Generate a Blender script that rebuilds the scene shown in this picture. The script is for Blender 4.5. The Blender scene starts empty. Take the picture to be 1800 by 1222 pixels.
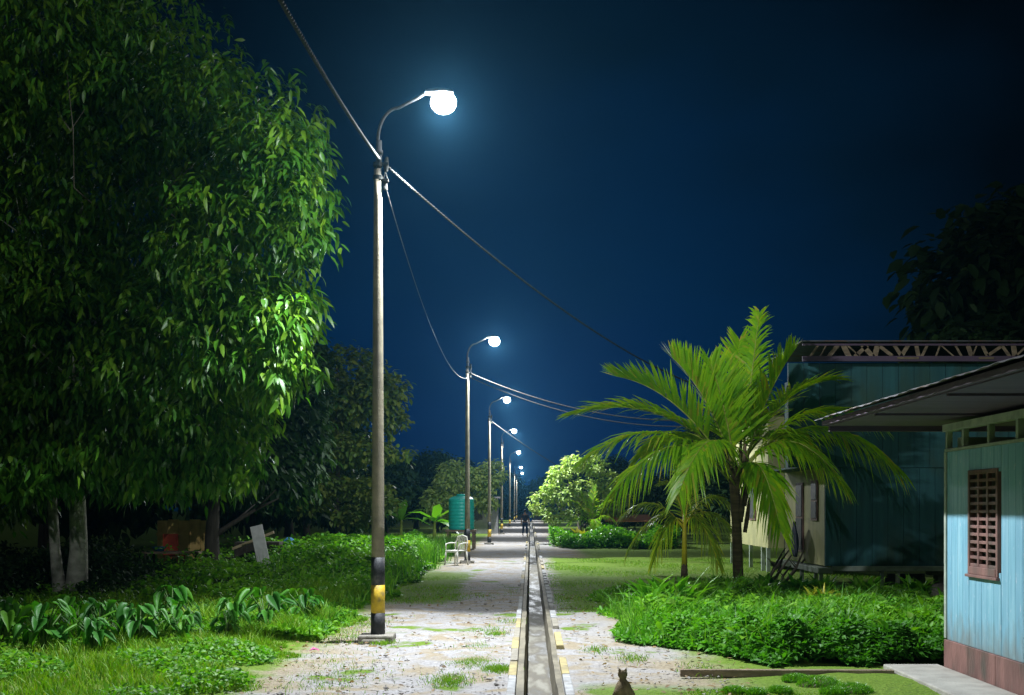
import bpy, math, random
import numpy as np
from mathutils import Vector, Matrix
R = math.radians
sc = bpy.context.scene
C = sc.collection

# ------------------------------------------------------------------ camera
F = 2000.0; VX = 932.0; VY = 895.0; CH = 1.6          # focal in photo px, vanishing point, eye height
cam = bpy.data.objects.new('camera', bpy.data.cameras.new('camera')); C.objects.link(cam)
cam.data.sensor_width = 36; cam.data.lens = 36*F/1800
cam.data.shift_x = -(VX-900)/1800; cam.data.shift_y = (VY-611)/1800
cam.data.clip_start = 0.1; cam.data.clip_end = 2000
cam.location = (0, 0, CH); cam.rotation_euler = (R(90), 0, 0)
sc.camera = cam

# ------------------------------------------------------------------ world: moonless deep blue night sky, plus an added fill glow out of view
w = bpy.data.worlds.new('World'); sc.world = w; w.use_nodes = True
nt = w.node_tree; nt.nodes.clear()
tc = nt.nodes.new('ShaderNodeTexCoord'); dot = nt.nodes.new('ShaderNodeVectorMath'); dot.operation = 'DOT_PRODUCT'
dot.inputs[1].default_value = (0.0, math.cos(R(4)), math.sin(R(4)))
nt.links.new(tc.outputs['Generated'], dot.inputs[0])
ac = nt.nodes.new('ShaderNodeMath'); ac.operation = 'ARCCOSINE'; nt.links.new(dot.outputs['Value'], ac.inputs[0])
mr = nt.nodes.new('ShaderNodeMapRange'); mr.inputs['From Max'].default_value = R(60); nt.links.new(ac.outputs[0], mr.inputs[0])
nz = nt.nodes.new('ShaderNodeTexNoise'); nz.inputs['Scale'].default_value = 3.5; nz.inputs['Detail'].default_value = 5
mpn = nt.nodes.new('ShaderNodeMapping'); mpn.inputs['Scale'].default_value = (1, 1, 2.2)
nt.links.new(tc.outputs['Generated'], mpn.inputs[0]); nt.links.new(mpn.outputs[0], nz.inputs['Vector'])
ma = nt.nodes.new('ShaderNodeMath'); ma.operation = 'MULTIPLY_ADD'; ma.inputs[1].default_value = 0.22; ma.inputs[2].default_value = -0.11
nt.links.new(nz.outputs[0], ma.inputs[0])
ad = nt.nodes.new('ShaderNodeMath'); ad.operation = 'ADD'; nt.links.new(mr.outputs[0], ad.inputs[0]); nt.links.new(ma.outputs[0], ad.inputs[1])
cr = nt.nodes.new('ShaderNodeValToRGB'); e = cr.color_ramp.elements
e[0].position = 0.0; e[0].color = (0.0002, 0.0150, 0.080, 1)
e[1].position = 1.0; e[1].color = (0.042, 0.048, 0.048, 1)  # brighter grey overhead and behind the camera, added to lift the shadows
for p, c in ((0.17, (0.0006, 0.0150, 0.052, 1)), (0.32, (0.0006, 0.0072, 0.019, 1)), (0.45, (0.0003, 0.0022, 0.0048, 1)), (0.62, (0.0001, 0.0005, 0.0010, 1)), (0.74, (0.0010, 0.0016, 0.0022, 1))):
    x = e.new(p); x.color = c
nt.links.new(ad.outputs[0], cr.inputs[0])
bg = nt.nodes.new('ShaderNodeBackground'); bg.inputs[1].default_value = 1.0
nt.links.new(cr.outputs[0], bg.inputs[0])
wo = nt.nodes.new('ShaderNodeOutputWorld'); nt.links.new(bg.outputs[0], wo.inputs[0])

vs = sc.view_settings
vs.view_transform = 'Standard'; vs.look = 'None'; vs.exposure = 0.0; vs.gamma = 1.0; vs.use_curve_mapping = False
cy = sc.cycles
cy.use_denoising = True
cy.max_bounces = 6; cy.diffuse_bounces = 3; cy.glossy_bounces = 2; cy.transmission_bounces = 4; cy.volume_bounces = 0
cy.transparent_max_bounces = 8; cy.sample_clamp_indirect = 3.0; cy.caustics_reflective = False; cy.caustics_refractive = False
LAMP_P = 4300.0

# ------------------------------------------------------------------ helpers
def P(px, py, Y):                       # photo pixel at depth Y -> world point
    return Vector(((px-VX)/F*Y, Y, CH+(VY-py)/F*Y))
def tag(o, label=None, cat=None, group=None, kind=None):
    if label: o['label'] = label
    if cat: o['category'] = cat
    if group: o['group'] = group
    if kind: o['kind'] = kind
    return o
def empty(name, loc=(0, 0, 0), rz=0.0):
    o = bpy.data.objects.new(name, None); C.objects.link(o)
    o.location = loc; o.rotation_euler = (0, 0, rz); o.empty_display_size = 0.2
    return o
def copy_tree(o, parent=None):
    c = o.copy(); C.objects.link(c); c.parent = parent
    for ch in [k for k in bpy.data.objects if k.parent == o]:
        copy_tree(ch, c)
    return c

class MB:
    """collects shapes for ONE mesh"""
    def __init__(s): s.v = []; s.f = []; s.m = []
    def box(s, a, b, mi=0, rot=None, org=None):
        x0, y0, z0 = a; x1, y1, z1 = b
        pts = [Vector(p) for p in ((x0,y0,z0),(x1,y0,z0),(x1,y1,z0),(x0,y1,z0),(x0,y0,z1),(x1,y0,z1),(x1,y1,z1),(x0,y1,z1))]
        if rot is not None:
            o = Vector(org) if org is not None else sum(pts, Vector())/8
            pts = [o+rot @ (p-o) for p in pts]
        n = len(s.v); s.v += [tuple(p) for p in pts]
        for q in ((0,3,2,1),(4,5,6,7),(0,1,5,4),(1,2,6,5),(2,3,7,6),(3,0,4,7)):
            s.f.append(tuple(n+i for i in q)); s.m.append(mi)
        return s
    def quad(s, pts, mi=0):
        n = len(s.v); s.v += [tuple(p) for p in pts]; s.f.append(tuple(range(n, n+len(pts)))); s.m.append(mi); return s
    def tube(s, pts, r, seg=8, mi=0, caps=True):
        pts = [Vector(p) for p in pts]
        rs = r if isinstance(r, (list, tuple)) else [r]*len(pts)
        rings = []; up = None
        for i, p in enumerate(pts):
            t = (pts[min(i+1, len(pts)-1)]-pts[max(i-1, 0)]).normalized()
            if up is None:
                up = Vector((0, 0, 1)) if abs(t.z) < .9 else Vector((0, 1, 0))
            a = t.cross(up)
            if a.length < 1e-5: a = t.cross(Vector((1, .1, 0)))
            a.normalize(); b = t.cross(a).normalized(); up = -b if False else up
            n = len(s.v); rings.append(n)
            for k in range(seg):
                th = 2*math.pi*k/seg
                s.v.append(tuple(p+(a*math.cos(th)+b*math.sin(th))*rs[i]))
        for i in range(len(rings)-1):
            for k in range(seg):
                k2 = (k+1) % seg
                s.f.append((rings[i]+k, rings[i]+k2, rings[i+1]+k2, rings[i+1]+k)); s.m.append(mi)
        if caps:
            s.f.append(tuple(rings[0]+k for k in reversed(range(seg)))); s.m.append(mi)
            s.f.append(tuple(rings[-1]+k for k in range(seg))); s.m.append(mi)
        return s
    def lathe(s, prof, cx=0, cy=0, seg=24, mi=0):
        rings = []
        for r, z in prof:
            n = len(s.v); rings.append(n)
            for k in range(seg):
                th = 2*math.pi*k/seg; s.v.append((cx+r*math.cos(th), cy+r*math.sin(th), z))
        for i in range(len(rings)-1):
            for k in range(seg):
                k2 = (k+1) % seg
                s.f.append((rings[i]+k, rings[i]+k2, rings[i+1]+k2, rings[i+1]+k)); s.m.append(mi)
        s.f.append(tuple(rings[0]+k for k in reversed(range(seg)))); s.m.append(mi)
        s.f.append(tuple(rings[-1]+k for k in range(seg))); s.m.append(mi)
        return s
    def build(s, name, mats, parent=None, smooth=False, loc=None, bevel=0):
        me = bpy.data.meshes.new(name); me.from_pydata(s.v, [], s.f)
        if not isinstance(mats, (list, tuple)): mats = [mats]
        for m in mats: me.materials.append(m)
        me.polygons.foreach_set('material_index', s.m)
        if smooth: me.polygons.foreach_set('use_smooth', [True]*len(me.polygons))
        me.update()
        o = bpy.data.objects.new(name, me); C.objects.link(o); o.parent = parent
        if loc is not None: o.location = loc
        if bevel:
            b = o.modifiers.new('bevel', 'BEVEL'); b.width = bevel; b.segments = 2; b.limit_method = 'ANGLE'
        return o

def np_mesh(name, V, Fq, mat, parent=None, rnd=None, smooth=True, loc=None):
    """V (n,3), Fq list of arrays of polygons (k, m); rnd: per-face random value"""
    me = bpy.data.meshes.new(name)
    V = np.asarray(V, dtype=np.float32)
    me.vertices.add(len(V)); me.vertices.foreach_set('co', V.ravel())
    loops = np.concatenate([f.ravel() for f in Fq]).astype(np.int32)
    tot = np.concatenate([np.full(len(f), f.shape[1]) for f in Fq]).astype(np.int32)
    st = np.concatenate([[0], np.cumsum(tot)[:-1]]).astype(np.int32)
    me.loops.add(len(loops)); me.loops.foreach_set('vertex_index', loops)
    me.polygons.add(len(tot)); me.polygons.foreach_set('loop_start', st); me.polygons.foreach_set('loop_total', tot)
    me.polygons.foreach_set('use_smooth', np.full(len(tot), smooth))
    me.materials.append(mat)
    me.update(calc_edges=True)
    if rnd is not None:
        a = me.attributes.new('rnd', 'FLOAT', 'FACE'); a.data.foreach_set('value', np.asarray(rnd, dtype=np.float32))
    o = bpy.data.objects.new(name, me); C.objects.link(o); o.parent = parent
    if loc is not None: o.location = loc
    return o

def nrm(a): return a/np.maximum(np.linalg.norm(a, axis=-1, keepdims=True), 1e-9)

LEAF_T = {  # (t along, half width) rows between base and tip
    'lance': ((0.30, 1.0), (0.68, .82)),
    'round': ((0.22, .85), (0.62, 1.0)),
    'heart': ((0.10, 1.0), (0.45, .90)),
}
def leaf_cloud(rs, B, D, L, W, bend, shape='lance', upv=None, fold=.25, roll=.6):
    """one folded, bending leaf per row of B (base) and D (direction). returns V, faces, rnd"""
    n = len(B); D = nrm(D)
    up = np.tile(np.array([[0, 0, 1.0]]), (n, 1)) if upv is None else upv
    up = up+rs.normal(0, roll, (n, 3))*0.6
    S = nrm(np.cross(D, up)); U = nrm(np.cross(S, D))
    rows = LEAF_T[shape]
    L = L[:, None]; W = W[:, None]*.5; bend = bend[:, None]
    def at(t, s, h): return B+D*L*t+S*W*s+U*(W*h)-(U*.55+np.array([[0, 0, .45]]))*L*bend*t*t
    back = -0.22 if shape == 'heart' else 0
    parts = [at(0, 0, 0)]
    for i, (t, wd) in enumerate(rows):
        tt = t if not (shape == 'heart' and i == 0) else t
        parts += [at(tt+(back if i == 0 else 0), -wd, fold*wd), at(tt, 0, 0), at(tt+(back if i == 0 else 0), wd, fold*wd)]
    parts.append(at(1.0, 0, 0))
    V = np.stack(parts, 1).reshape(-1, 3)
    o = (np.arange(n)*8)[:, None]
    tri = np.concatenate([o+np.array([[0, 2, 1]]), o+np.array([[0, 3, 2]]), o+np.array([[4, 5, 7]]), o+np.array([[5, 6, 7]])])
    qd = np.concatenate([o+np.array([[1, 2, 5, 4]]), o+np.array([[2, 3, 6, 5]])])
    r = rs.rand(n); rnd = np.concatenate([np.tile(r, 4), np.tile(r, 2)])
    return V, [tri, qd], rnd
def heart_cloud(rs, B, D, L, W, bend, roll=.5):
    n = len(B); D = nrm(D); up = np.tile(np.array([[0, 0, 1.0]]), (n, 1))+rs.normal(0, roll, (n, 3))*.6
    S = nrm(np.cross(D, up)); U = nrm(np.cross(S, D)); L = L[:, None]; W = W[:, None]*.5; bend = bend[:, None]
    wav = rs.normal(0, .10, (n, 10))
    def at(t, s, h): return B+D*L*t+S*W*s+U*(W*h)-(U*.55+np.array([[0, 0, .45]]))*L*bend*t*t
    mid = [at(0, 0, 0), at(.25, 0, 0), at(.52, 0, 0), at(.80, 0, 0), at(1.04, 0, 0)]
    parts = list(mid); k = 0
    for sd in (-1, 1):
        for t, w_ in ((-.24, .42), (-.12, .86), (.16, 1.0), (.48, .80), (.78, .40)):
            parts.append(at(t, sd*w_, .22*w_+wav[:, k:k+1])); k += 1
    V = np.stack(parts, 1).reshape(-1, 3); o = (np.arange(n)*15)[:, None]
    q = []; t_ = []
    for a in (5, 10):
        q += [(0, 1, a+2, a+1), (1, 2, a+3, a+2), (2, 3, a+4, a+3)]; t_ += [(0, a+1, a), (3, 4, a+4)]
    Q = np.concatenate([o+np.array([x]) for x in q]); T = np.concatenate([o+np.array([x]) for x in t_]); r = rs.rand(n)
    return V, [T, Q], np.concatenate([np.tile(r, len(t_)), np.tile(r, len(q))])
def patch(rnd, x, y, f=1.0):
    """leaf colours drift from one patch of plants to the next"""
    p = .5+.25*np.sin(x*1.9*f+y*.8*f)+.25*np.sin(x*.9*f-y*1.7*f+2)
    k = len(rnd)//len(x)
    return np.clip(.45*rnd+.55*np.tile(p, k), 0, 1)
def merge(chunks):
    Vs = []; T = []; Q = []; rt = []; rq = []; o = 0
    for V, (t, q), r in chunks:
        Vs.append(V); T.append(t+o); Q.append(q+o); rt.append(r[:len(t)]); rq.append(r[len(t):]); o += len(V)
    return np.concatenate(Vs), [np.concatenate(T), np.concatenate(Q)], np.concatenate(rt+rq)
def blades(rs, B, H, W, lean):
    """grass blades: bent strips"""
    n = len(B); a = rs.uniform(0, 2*np.pi, n); b = rs.uniform(0, 2*np.pi, n)
    S = np.stack([np.cos(a), np.sin(a), np.zeros(n)], 1)*W[:, None]*.5
    Ld = np.stack([np.cos(b), np.sin(b), np.zeros(n)], 1)*(lean*H)[:, None]
    Z = np.zeros((n, 3)); Z[:, 2] = H
    V = np.stack([B-S, B+S, B-S*.8+Ld*.3+Z*.55, B+S*.8+Ld*.3+Z*.55, B+Ld+Z*.92], 1).reshape(-1, 3)
    o = (np.arange(n)*5)[:, None]
    q = o+np.array([[0, 1, 3, 2]]); t = o+np.array([[2, 3, 4]])
    r = rs.rand(n)
    return V, [t, q], np.concatenate([r, r])

# ------------------------------------------------------------------ materials
def base_mat(name):
    m = bpy.data.materials.new(name); m.use_nodes = True
    return m, m.node_tree, m.node_tree.nodes['Principled BSDF']
def noise(nt, scale, detail=4, vec=None, stretch=None, kind='ShaderNodeTexNoise'):
    n = nt.nodes.new(kind); n.inputs['Scale'].default_value = scale
    if 'Detail' in n.inputs: n.inputs['Detail'].default_value = detail
    if vec is None:
        t = nt.nodes.new('ShaderNodeTexCoord'); vec = t.outputs['Object']
    if stretch:
        mp = nt.nodes.new('ShaderNodeMapping'); mp.inputs['Scale'].default_value = stretch
        nt.links.new(vec, mp.inputs[0]); vec = mp.outputs[0]
    nt.links.new(vec, n.inputs['Vector'])
    return n
def ramp(nt, src, stops):
    r = nt.nodes.new('ShaderNodeValToRGB'); el = r.color_ramp.elements
    el[0].position, el[0].color = stops[0][0], (*stops[0][1], 1); el[1].position, el[1].color = stops[-1][0], (*stops[-1][1], 1)
    for p, c in stops[1:-1]:
        x = el.new(p); x.color = (*c, 1)
    nt.links.new(src, r.inputs[0]); return r
def mat(name, c1, c2=None, scale=6, rough=.8, bump=0., bscale=None, stretch=None, metal=0., stain=None, spec=.4):
    m, nt, b = base_mat(name)
    b.inputs['Roughness'].default_value = rough; b.inputs['Metallic'].default_value = metal
    b.inputs['Specular IOR Level'].default_value = spec
    if c2 is None: c2 = tuple(x*.72 for x in c1)
    n = noise(nt, scale, 6, stretch=stretch)
    r = ramp(nt, n.outputs[0], [(.32, c2), (.68, c1)])
    col = r.outputs[0]
    if stain:
        n2 = noise(nt, stain[1], 5, stretch=stain[2] if len(stain) > 2 else None)
        k = ramp(nt, n2.outputs[0], [(.5, (0, 0, 0)), (.72, (1, 1, 1))])
        mx = nt.nodes.new('ShaderNodeMixRGB'); mx.inputs[2].default_value = (*stain[0], 1)
        nt.links.new(k.outputs[0], mx.inputs[0]); nt.links.new(col, mx.inputs[1]); col = mx.outputs[0]
    nt.links.new(col, b.inputs['Base Color'])
    if bump:
        n3 = noise(nt, bscale or scale*4, 6, stretch=stretch)
        bp = nt.nodes.new('ShaderNodeBump'); bp.inputs['Strength'].default_value = bump; bp.inputs['Distance'].default_value = .02
        nt.links.new(n3.outputs[0], bp.inputs['Height']); nt.links.new(bp.outputs[0], b.inputs['Normal'])
    return m
def leaf_mat(name, cols, rough=.45, trans=.3, tcol=None, spec=.45):
    m, nt, b = base_mat(name)
    at = nt.nodes.new('ShaderNodeAttribute'); at.attribute_name = 'rnd'
    k = len(cols)-1
    r = ramp(nt, at.outputs['Fac'], [(i/k, c) for i, c in enumerate(cols)])
    nt.links.new(r.outputs[0], b.inputs['Base Color'])
    b.inputs['Roughness'].default_value = rough; b.inputs['Specular IOR Level'].default_value = spec
    tr = nt.nodes.new('ShaderNodeBsdfTranslucent')
    mul = nt.nodes.new('ShaderNodeMixRGB'); mul.blend_type = 'MULTIPLY'; mul.inputs[0].default_value = 1
    mul.inputs[2].default_value = (*(tcol or (1.5, 1.6, .5)), 1)
    nt.links.new(r.outputs[0], mul.inputs[1]); nt.links.new(mul.outputs[0], tr.inputs[0])
    mx = nt.nodes.new('ShaderNodeMixShader'); mx.inputs[0].default_value = trans
    nt.links.new(b.outputs[0], mx.inputs[1]); nt.links.new(tr.outputs[0], mx.inputs[2])
    nt.links.new(mx.outputs[0], nt.nodes['Material Output'].inputs[0])
    return m
def emit_mat(name, col, s):
    m, nt, b = base_mat(name)
    b.inputs['Base Color'].default_value = (*col, 1); b.inputs['Emission Color'].default_value = (*col, 1)
    b.inputs['Emission Strength'].default_value = s
    return m

M = dict(
    concrete=mat('concrete', (.27, .24, .165), (.17, .15, .105), 9, .85, .35, 60, stain=((.13, .12, .10), 2.5, (3, 3, .6))),
    black_paint=mat('black_paint', (.028, .030, .034), (.014, .016, .02), 12, .6, .2, 50, stain=((.09, .085, .08), 9)),
    yellow_paint=mat('yellow_paint', (.62, .42, .02), (.46, .30, .015), 12, .6, .2, 50, stain=((.22, .16, .05), 10)),
    galv=mat('galvanised_steel', (.14, .145, .15), (.09, .095, .10), 20, .7, .05, metal=.2),
    slab=mat('slab_concrete', (.30, .28, .24), (.16, .145, .12), 7, .9, .6, 30),
    wire=mat('wire_sheath', (.085, .088, .08), (.04, .042, .04), 30, .95, spec=.05),
    cable_dark=mat('dark_wire', (.14, .15, .15), None, 30, .5),
    kerb_white=mat('kerb_white', (.50, .51, .52), (.28, .28, .28), 9, .85, .4, 60, stain=((.20, .18, .14), 5)),
    kerb_yellow=mat('kerb_yellow', (.52, .43, .19), (.32, .27, .14), 9, .85, .4, 60, stain=((.22, .19, .13), 4)),
    kerb_bare=mat('kerb_bare', (.36, .33, .27), (.22, .20, .16), 14, .9, .3, 60),
    drain=mat('drain_concrete', (.27, .24, .17), (.13, .115, .08), 5, .8, .5, 30, stretch=(1, .4, 1)),
    bark=mat('bark', (.16, .14, .11), (.07, .06, .045), 5, .9, .9, 14, stretch=(3, 3, .5)),
    pale_bark=mat('pale_bark', (.74, .72, .62), (.36, .35, .29), 4, .9, .8, 18, stretch=(1, 1, 1.8), stain=((.07, .09, .05), 3)),
    dark_bark=mat('dark_bark', (.07, .06, .045), (.035, .03, .022), 6, .9, .8, 14, stretch=(3, 3, .5)),
    palm_trunk=mat('palm_trunk', (.17, .12, .07), (.07, .05, .03), 5, .9, .9, 24, stretch=(.4, .4, 4)),
    palm_stem=mat('palm_stem', (.30, .34, .06), (.18, .22, .03), 8, .5, .2, 20),
    weed_stem=mat('weed_stem', (.07, .15, .03), (.05, .10, .02), 8, .6),
    yellow_stem=mat('yellow_stem', (.72, .62, .03), (.50, .46, .02), 8, .5, .2, 20),
    wood=mat('weathered_wood', (.30, .23, .15), (.14, .105, .07), 5, .85, .5, 20, stretch=(1, 4, 4)),
    pale_wood=mat('pale_wood', (.52, .42, .26), (.34, .26, .15), 6, .8, .4, 20),
    brown_paint=mat('brown_paint', (.25, .13, .11), (.13, .07, .06), 6, .7, .35, 40, stretch=(1, 1, .3), stain=((.09, .075, .06), 4, (1, 1, .5))),
    purple_board=mat('purple_board', (.12, .08, .125), (.075, .055, .09), 2, .7, .2, 20, stretch=(.5, 5, 1)),
    roof=mat('roof_sheet', (.14, .145, .16), (.08, .08, .09), 5, .75, .2, 20, metal=.1, stain=((.16, .09, .05), 4)),
    teal_paint=mat('teal_paint', (.030, .125, .135), (.020, .085, .095), 1.8, .75, .2, 20, stretch=(6, 6, .35), stain=((.035, .075, .05), 1.4, (1, 1, .5))),
    yellow_wall=mat('yellow_wall', (.50, .47, .22), (.34, .33, .16), 3, .75, .2, 20, stretch=(1, 1, .5)),
    grey_wall=mat('grey_wall', (.26, .26, .26), (.17, .17, .18), 3, .85, .3, 20),
    white_paint=mat('white_paint', (.70, .70, .68), (.55, .55, .53), 9, .6, .2, 30),
    green_post=mat('pale_green_paint', (.40, .46, .38), (.26, .31, .26), 9, .7, .2, 30),
    tank=mat('tank_plastic', (.03, .58, .47), (.02, .46, .38), 6, .4, .1, 20),
    plastic=mat('white_plastic', (.72, .70, .64), (.60, .58, .52), 12, .4),
    navy=mat('navy_cloth', (.015, .03, .075), (.008, .018, .05), 6, .8, .4, 20),
    red_cloth=mat('red_cloth', (.62, .10, .04), (.42, .06, .03), 8, .8),
    blue_cloth=mat('blue_tarp', (.03, .17, .36), (.02, .11, .26), 6, .6, .3, 12),
    skin=mat('skin', (.30, .17, .10), None, 9, .6),
    hair=mat('hair', (.012, .01, .009), None, 20, .5),
    maroon=mat('maroon_cloth', (.16, .055, .045), None, 10, .85),
    black_cloth=mat('black_cloth', (.02, .022, .03), None, 10, .85),
    fur=mat('brown_fur', (.30, .22, .12), (.13, .095, .05), 16, .9, .6, 90, stretch=(1, 1, .5)),
    fur_pale=mat('pale_fur', (.42, .33, .21), None, 16, .9),
    dirt_mound=mat('soil', (.16, .12, .08), (.09, .065, .04), 6, .95, .8, 30),
)
LEAF = dict(
    tree=leaf_mat('broad_leaf', [(.018, .065, .007), (.032, .12, .009), (.055, .17, .010), (.12, .23, .012), (.028, .10, .009)], .42, .36),
    palm=leaf_mat('palm_leaflet', [(.13, .36, .012), (.24, .50, .012), (.36, .56, .015), (.16, .40, .02), (.22, .48, .012), (.30, .52, .015), (.18, .42, .02), (.44, .42, .05)], .34, .5, (1.9, 1.5, .25)),
    palm_b=leaf_mat('small_palm_leaflet', [(.14, .26, .03), (.22, .34, .03), (.32, .34, .03)], .4, .38, (1.4, 1.4, .4)),
    grass=leaf_mat('grass_blade', [(.065, .20, .007), (.13, .33, .009), (.21, .39, .010), (.25, .31, .03)], .55, .3, (1.3, 1.4, .4)),
    weed=leaf_mat('weed_leaf', [(.03, .13, .010), (.08, .28, .012), (.18, .40, .015), (.05, .19, .015), (.16, .30, .03)], .55, .36),
    taro=leaf_mat('heart_leaf', [(.025, .13, .012), (.04, .19, .015), (.10, .28, .015)], .52, .32),
    bright=leaf_mat('bright_strap_leaf', [(.06, .24, .012), (.10, .30, .015), (.15, .34, .02)], .36, .35),
    yellow=leaf_mat('yellow_shrub_leaf', [(.22, .26, .02), (.32, .30, .02), (.12, .22, .02)], .45, .3),
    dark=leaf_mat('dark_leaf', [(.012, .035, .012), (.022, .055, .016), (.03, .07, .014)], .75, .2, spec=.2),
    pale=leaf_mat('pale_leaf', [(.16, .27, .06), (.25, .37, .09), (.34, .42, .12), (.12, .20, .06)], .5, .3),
    olive=leaf_mat('olive_leaf', [(.07, .12, .02), (.09, .17, .025), (.16, .20, .03), (.04, .10, .02)], .5, .25),
    dry=leaf_mat('dry_leaf', [(.20, .12, .05), (.28, .19, .08), (.12, .07, .03)], .7, .15),
)

# ------------------------------------------------------------------ ground
def ground_material():
    m, nt, b = base_mat('ground_soil')
    L = nt.links.new
    tcn = nt.nodes.new('ShaderNodeTexCoord'); vec = tcn.outputs['Object']
    sep = nt.nodes.new('ShaderNodeSeparateXYZ'); L(vec, sep.inputs[0])
    def math_(op, a, bb=None, c=None):
        n = nt.nodes.new('ShaderNodeMath'); n.operation = op
        for i, x in enumerate((a, bb, c)):
            if x is None: continue
            if isinstance(x, (int, float)): n.inputs[i].default_value = x
            else: L(x, n.inputs[i])
        return n.outputs[0]
    def smooth(x, a, bb):
        n = nt.nodes.new('ShaderNodeMapRange'); n.interpolation_type = 'SMOOTHSTEP'
        n.inputs['From Min'].default_value = a; n.inputs['From Max'].default_value = bb
        L(x, n.inputs[0]); return n.outputs[0]
    def mix(f, a, bb):
        n = nt.nodes.new('ShaderNodeMixRGB'); L(f, n.inputs[0])
        for i, x in ((1, a), (2, bb)):
            if isinstance(x, tuple): n.inputs[i].default_value = (*x, 1)
            else: L(x, n.inputs[i])
        return n.outputs[0]
    nb = noise(nt, .9, 6, vec); nm = noise(nt, 3.2, 8, vec); nf = noise(nt, 22, 8, vec); ng = noise(nt, 70, 4, vec)
    X = math_('MULTIPLY_ADD', math_('SUBTRACT', nm.outputs[0], .5), .9, sep.outputs['X'])
    Y = math_('MULTIPLY_ADD', math_('SUBTRACT', nm.outputs[0], .5), 3.0, sep.outputs['Y'])
    # sandy dirt
    dirt = ramp(nt, nf.outputs[0], [(.25, (.22, .18, .12)), (.5, (.30, .25, .175)), (.75, (.36, .31, .225))]).outputs[0]
    dirt = mix(smooth(nb.outputs[0], .45, .62), dirt, ramp(nt, nf.outputs[0], [(.25, (.28, .265, .255)), (.75, (.39, .375, .37))]).outputs[0])
    # gravel
    vor = noise(nt, 34, 0, vec, None, 'ShaderNodeTexVoronoi'); vor2 = noise(nt, 15, 0, vec, None, 'ShaderNodeTexVoronoi')
    hsv = nt.nodes.new('ShaderNodeRGBToBW'); L(vor.outputs['Color'], hsv.inputs[0])
    grav = ramp(nt, hsv.outputs[0], [(.15, (.27, .26, .26)), (.5, (.335, .325, .325)), (.85, (.40, .39, .395))]).outputs[0]
    pathm = math_('MULTIPLY', smooth(X, -2.35, -1.7), math_('SUBTRACT', 1.0, smooth(X, .55, 1.5)))
    gsel = math_('MULTIPLY', pathm, smooth(nm.outputs[0], .40, .58))
    col = mix(gsel, dirt, grav)
    # darker damp patches
    col = mix(math_('MULTIPLY', smooth(nb.outputs[0], .55, .7), .45), col, (.17, .145, .12))
    # grass areas
    gcol = ramp(nt, nf.outputs[0], [(.25, (.085, .15, .012)), (.5, (.12, .205, .018)), (.8, (.17, .24, .03))]).outputs[0]
    left = math_('SUBTRACT', 1.0, smooth(X, -2.75, -2.35))
    lawn = math_('MULTIPLY', smooth(X, .45, .75), math_('MULTIPLY', smooth(Y, 17.2, 18.4), math_('SUBTRACT', 1.0, smooth(Y, 37, 39.5))))
    right = smooth(X, 1.4, 2.2)
    moss = math_('MULTIPLY', smooth(X, .38, .55), math_('SUBTRACT', 1.0, smooth(sep.outputs['Y'], 9.9, 10.6)))
    tuft = math_('MULTIPLY', smooth(nb.outputs[0], .61, .66), math_('SUBTRACT', 1.0, smooth(Y, 30, 40)))
    shoulder = math_('MULTIPLY', math_('SUBTRACT', 1.0, smooth(X, -1.55, -1.25)), math_('MULTIPLY', smooth(Y, 18.5, 20.5), math_('SUBTRACT', 1.0, smooth(Y, 27, 31))))
    g = left
    for q in (lawn, right, moss, tuft, shoulder): g = math_('MAXIMUM', g, q)
    gn = math_('MULTIPLY', g, smooth(nf.outputs[0], .18, .36))
    col = mix(gn, col, gcol)
    L(col, b.inputs['Base Color']); b.inputs['Roughness'].default_value = .92; b.inputs['Specular IOR Level'].default_value = .25
    h = math_('ADD', math_('MULTIPLY', vor.outputs['Distance'], -.5), math_('ADD', math_('MULTIPLY', nf.outputs[0], 1.2), math_('MULTIPLY', vor2.outputs['Distance'], -.35)))
    h = math_('ADD', h, math_('MULTIPLY', nm.outputs[0], 1.5))
    bp = nt.nodes.new('ShaderNodeBump'); bp.inputs['Strength'].default_value = .6; bp.inputs['Distance'].default_value = .03
    L(h, bp.inputs['Height']); L(bp.outputs[0], b.inputs['Normal'])
    return m
GM = ground_material()
def build_ground():
    rs = np.random.RandomState(3)
    xs_l = np.concatenate([np.linspace(-400, -14, 8), np.linspace(-12, -.12, 60)])
    xs_r = np.concatenate([np.linspace(.29, 12, 60), np.linspace(14, 400, 8)])
    ys = np.concatenate([np.linspace(-60, 3, 5), np.linspace(4, 40, 180), np.linspace(42, 160, 30), np.linspace(200, 800, 6)])
    V = []; Q = []
    for xs in (xs_l, xs_r):
        o = sum(len(v) for v in V)
        gx, gy = np.meshgrid(xs, ys)
        z = .018*np.sin(gx*2.1+gy*.7)+.014*np.sin(gx*.8-gy*1.9)+rs.normal(0, .006, gx.shape)
        edge = np.clip(np.minimum(abs(gx+.12), abs(gx-.29))/.5, 0, 1)
        far = (gx > -13) & (gx < 13) & (gy < 60) & (gy > 3.5)
        z = np.where(far, z*edge, 0)-.004
        V.append(np.stack([gx.ravel(), gy.ravel(), z.ravel()], 1))
        nx = len(xs)
        i = (np.arange(len(ys)-1)[:, None]*nx+np.arange(nx-1)[None, :]).ravel()+o
        Q.append(np.stack([i, i+1, i+nx+1, i+nx], 1))
    o = np_mesh('ground', np.concatenate(V), [np.concatenate(Q)], GM)
    tag(o, kind='structure')
build_ground()

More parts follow.
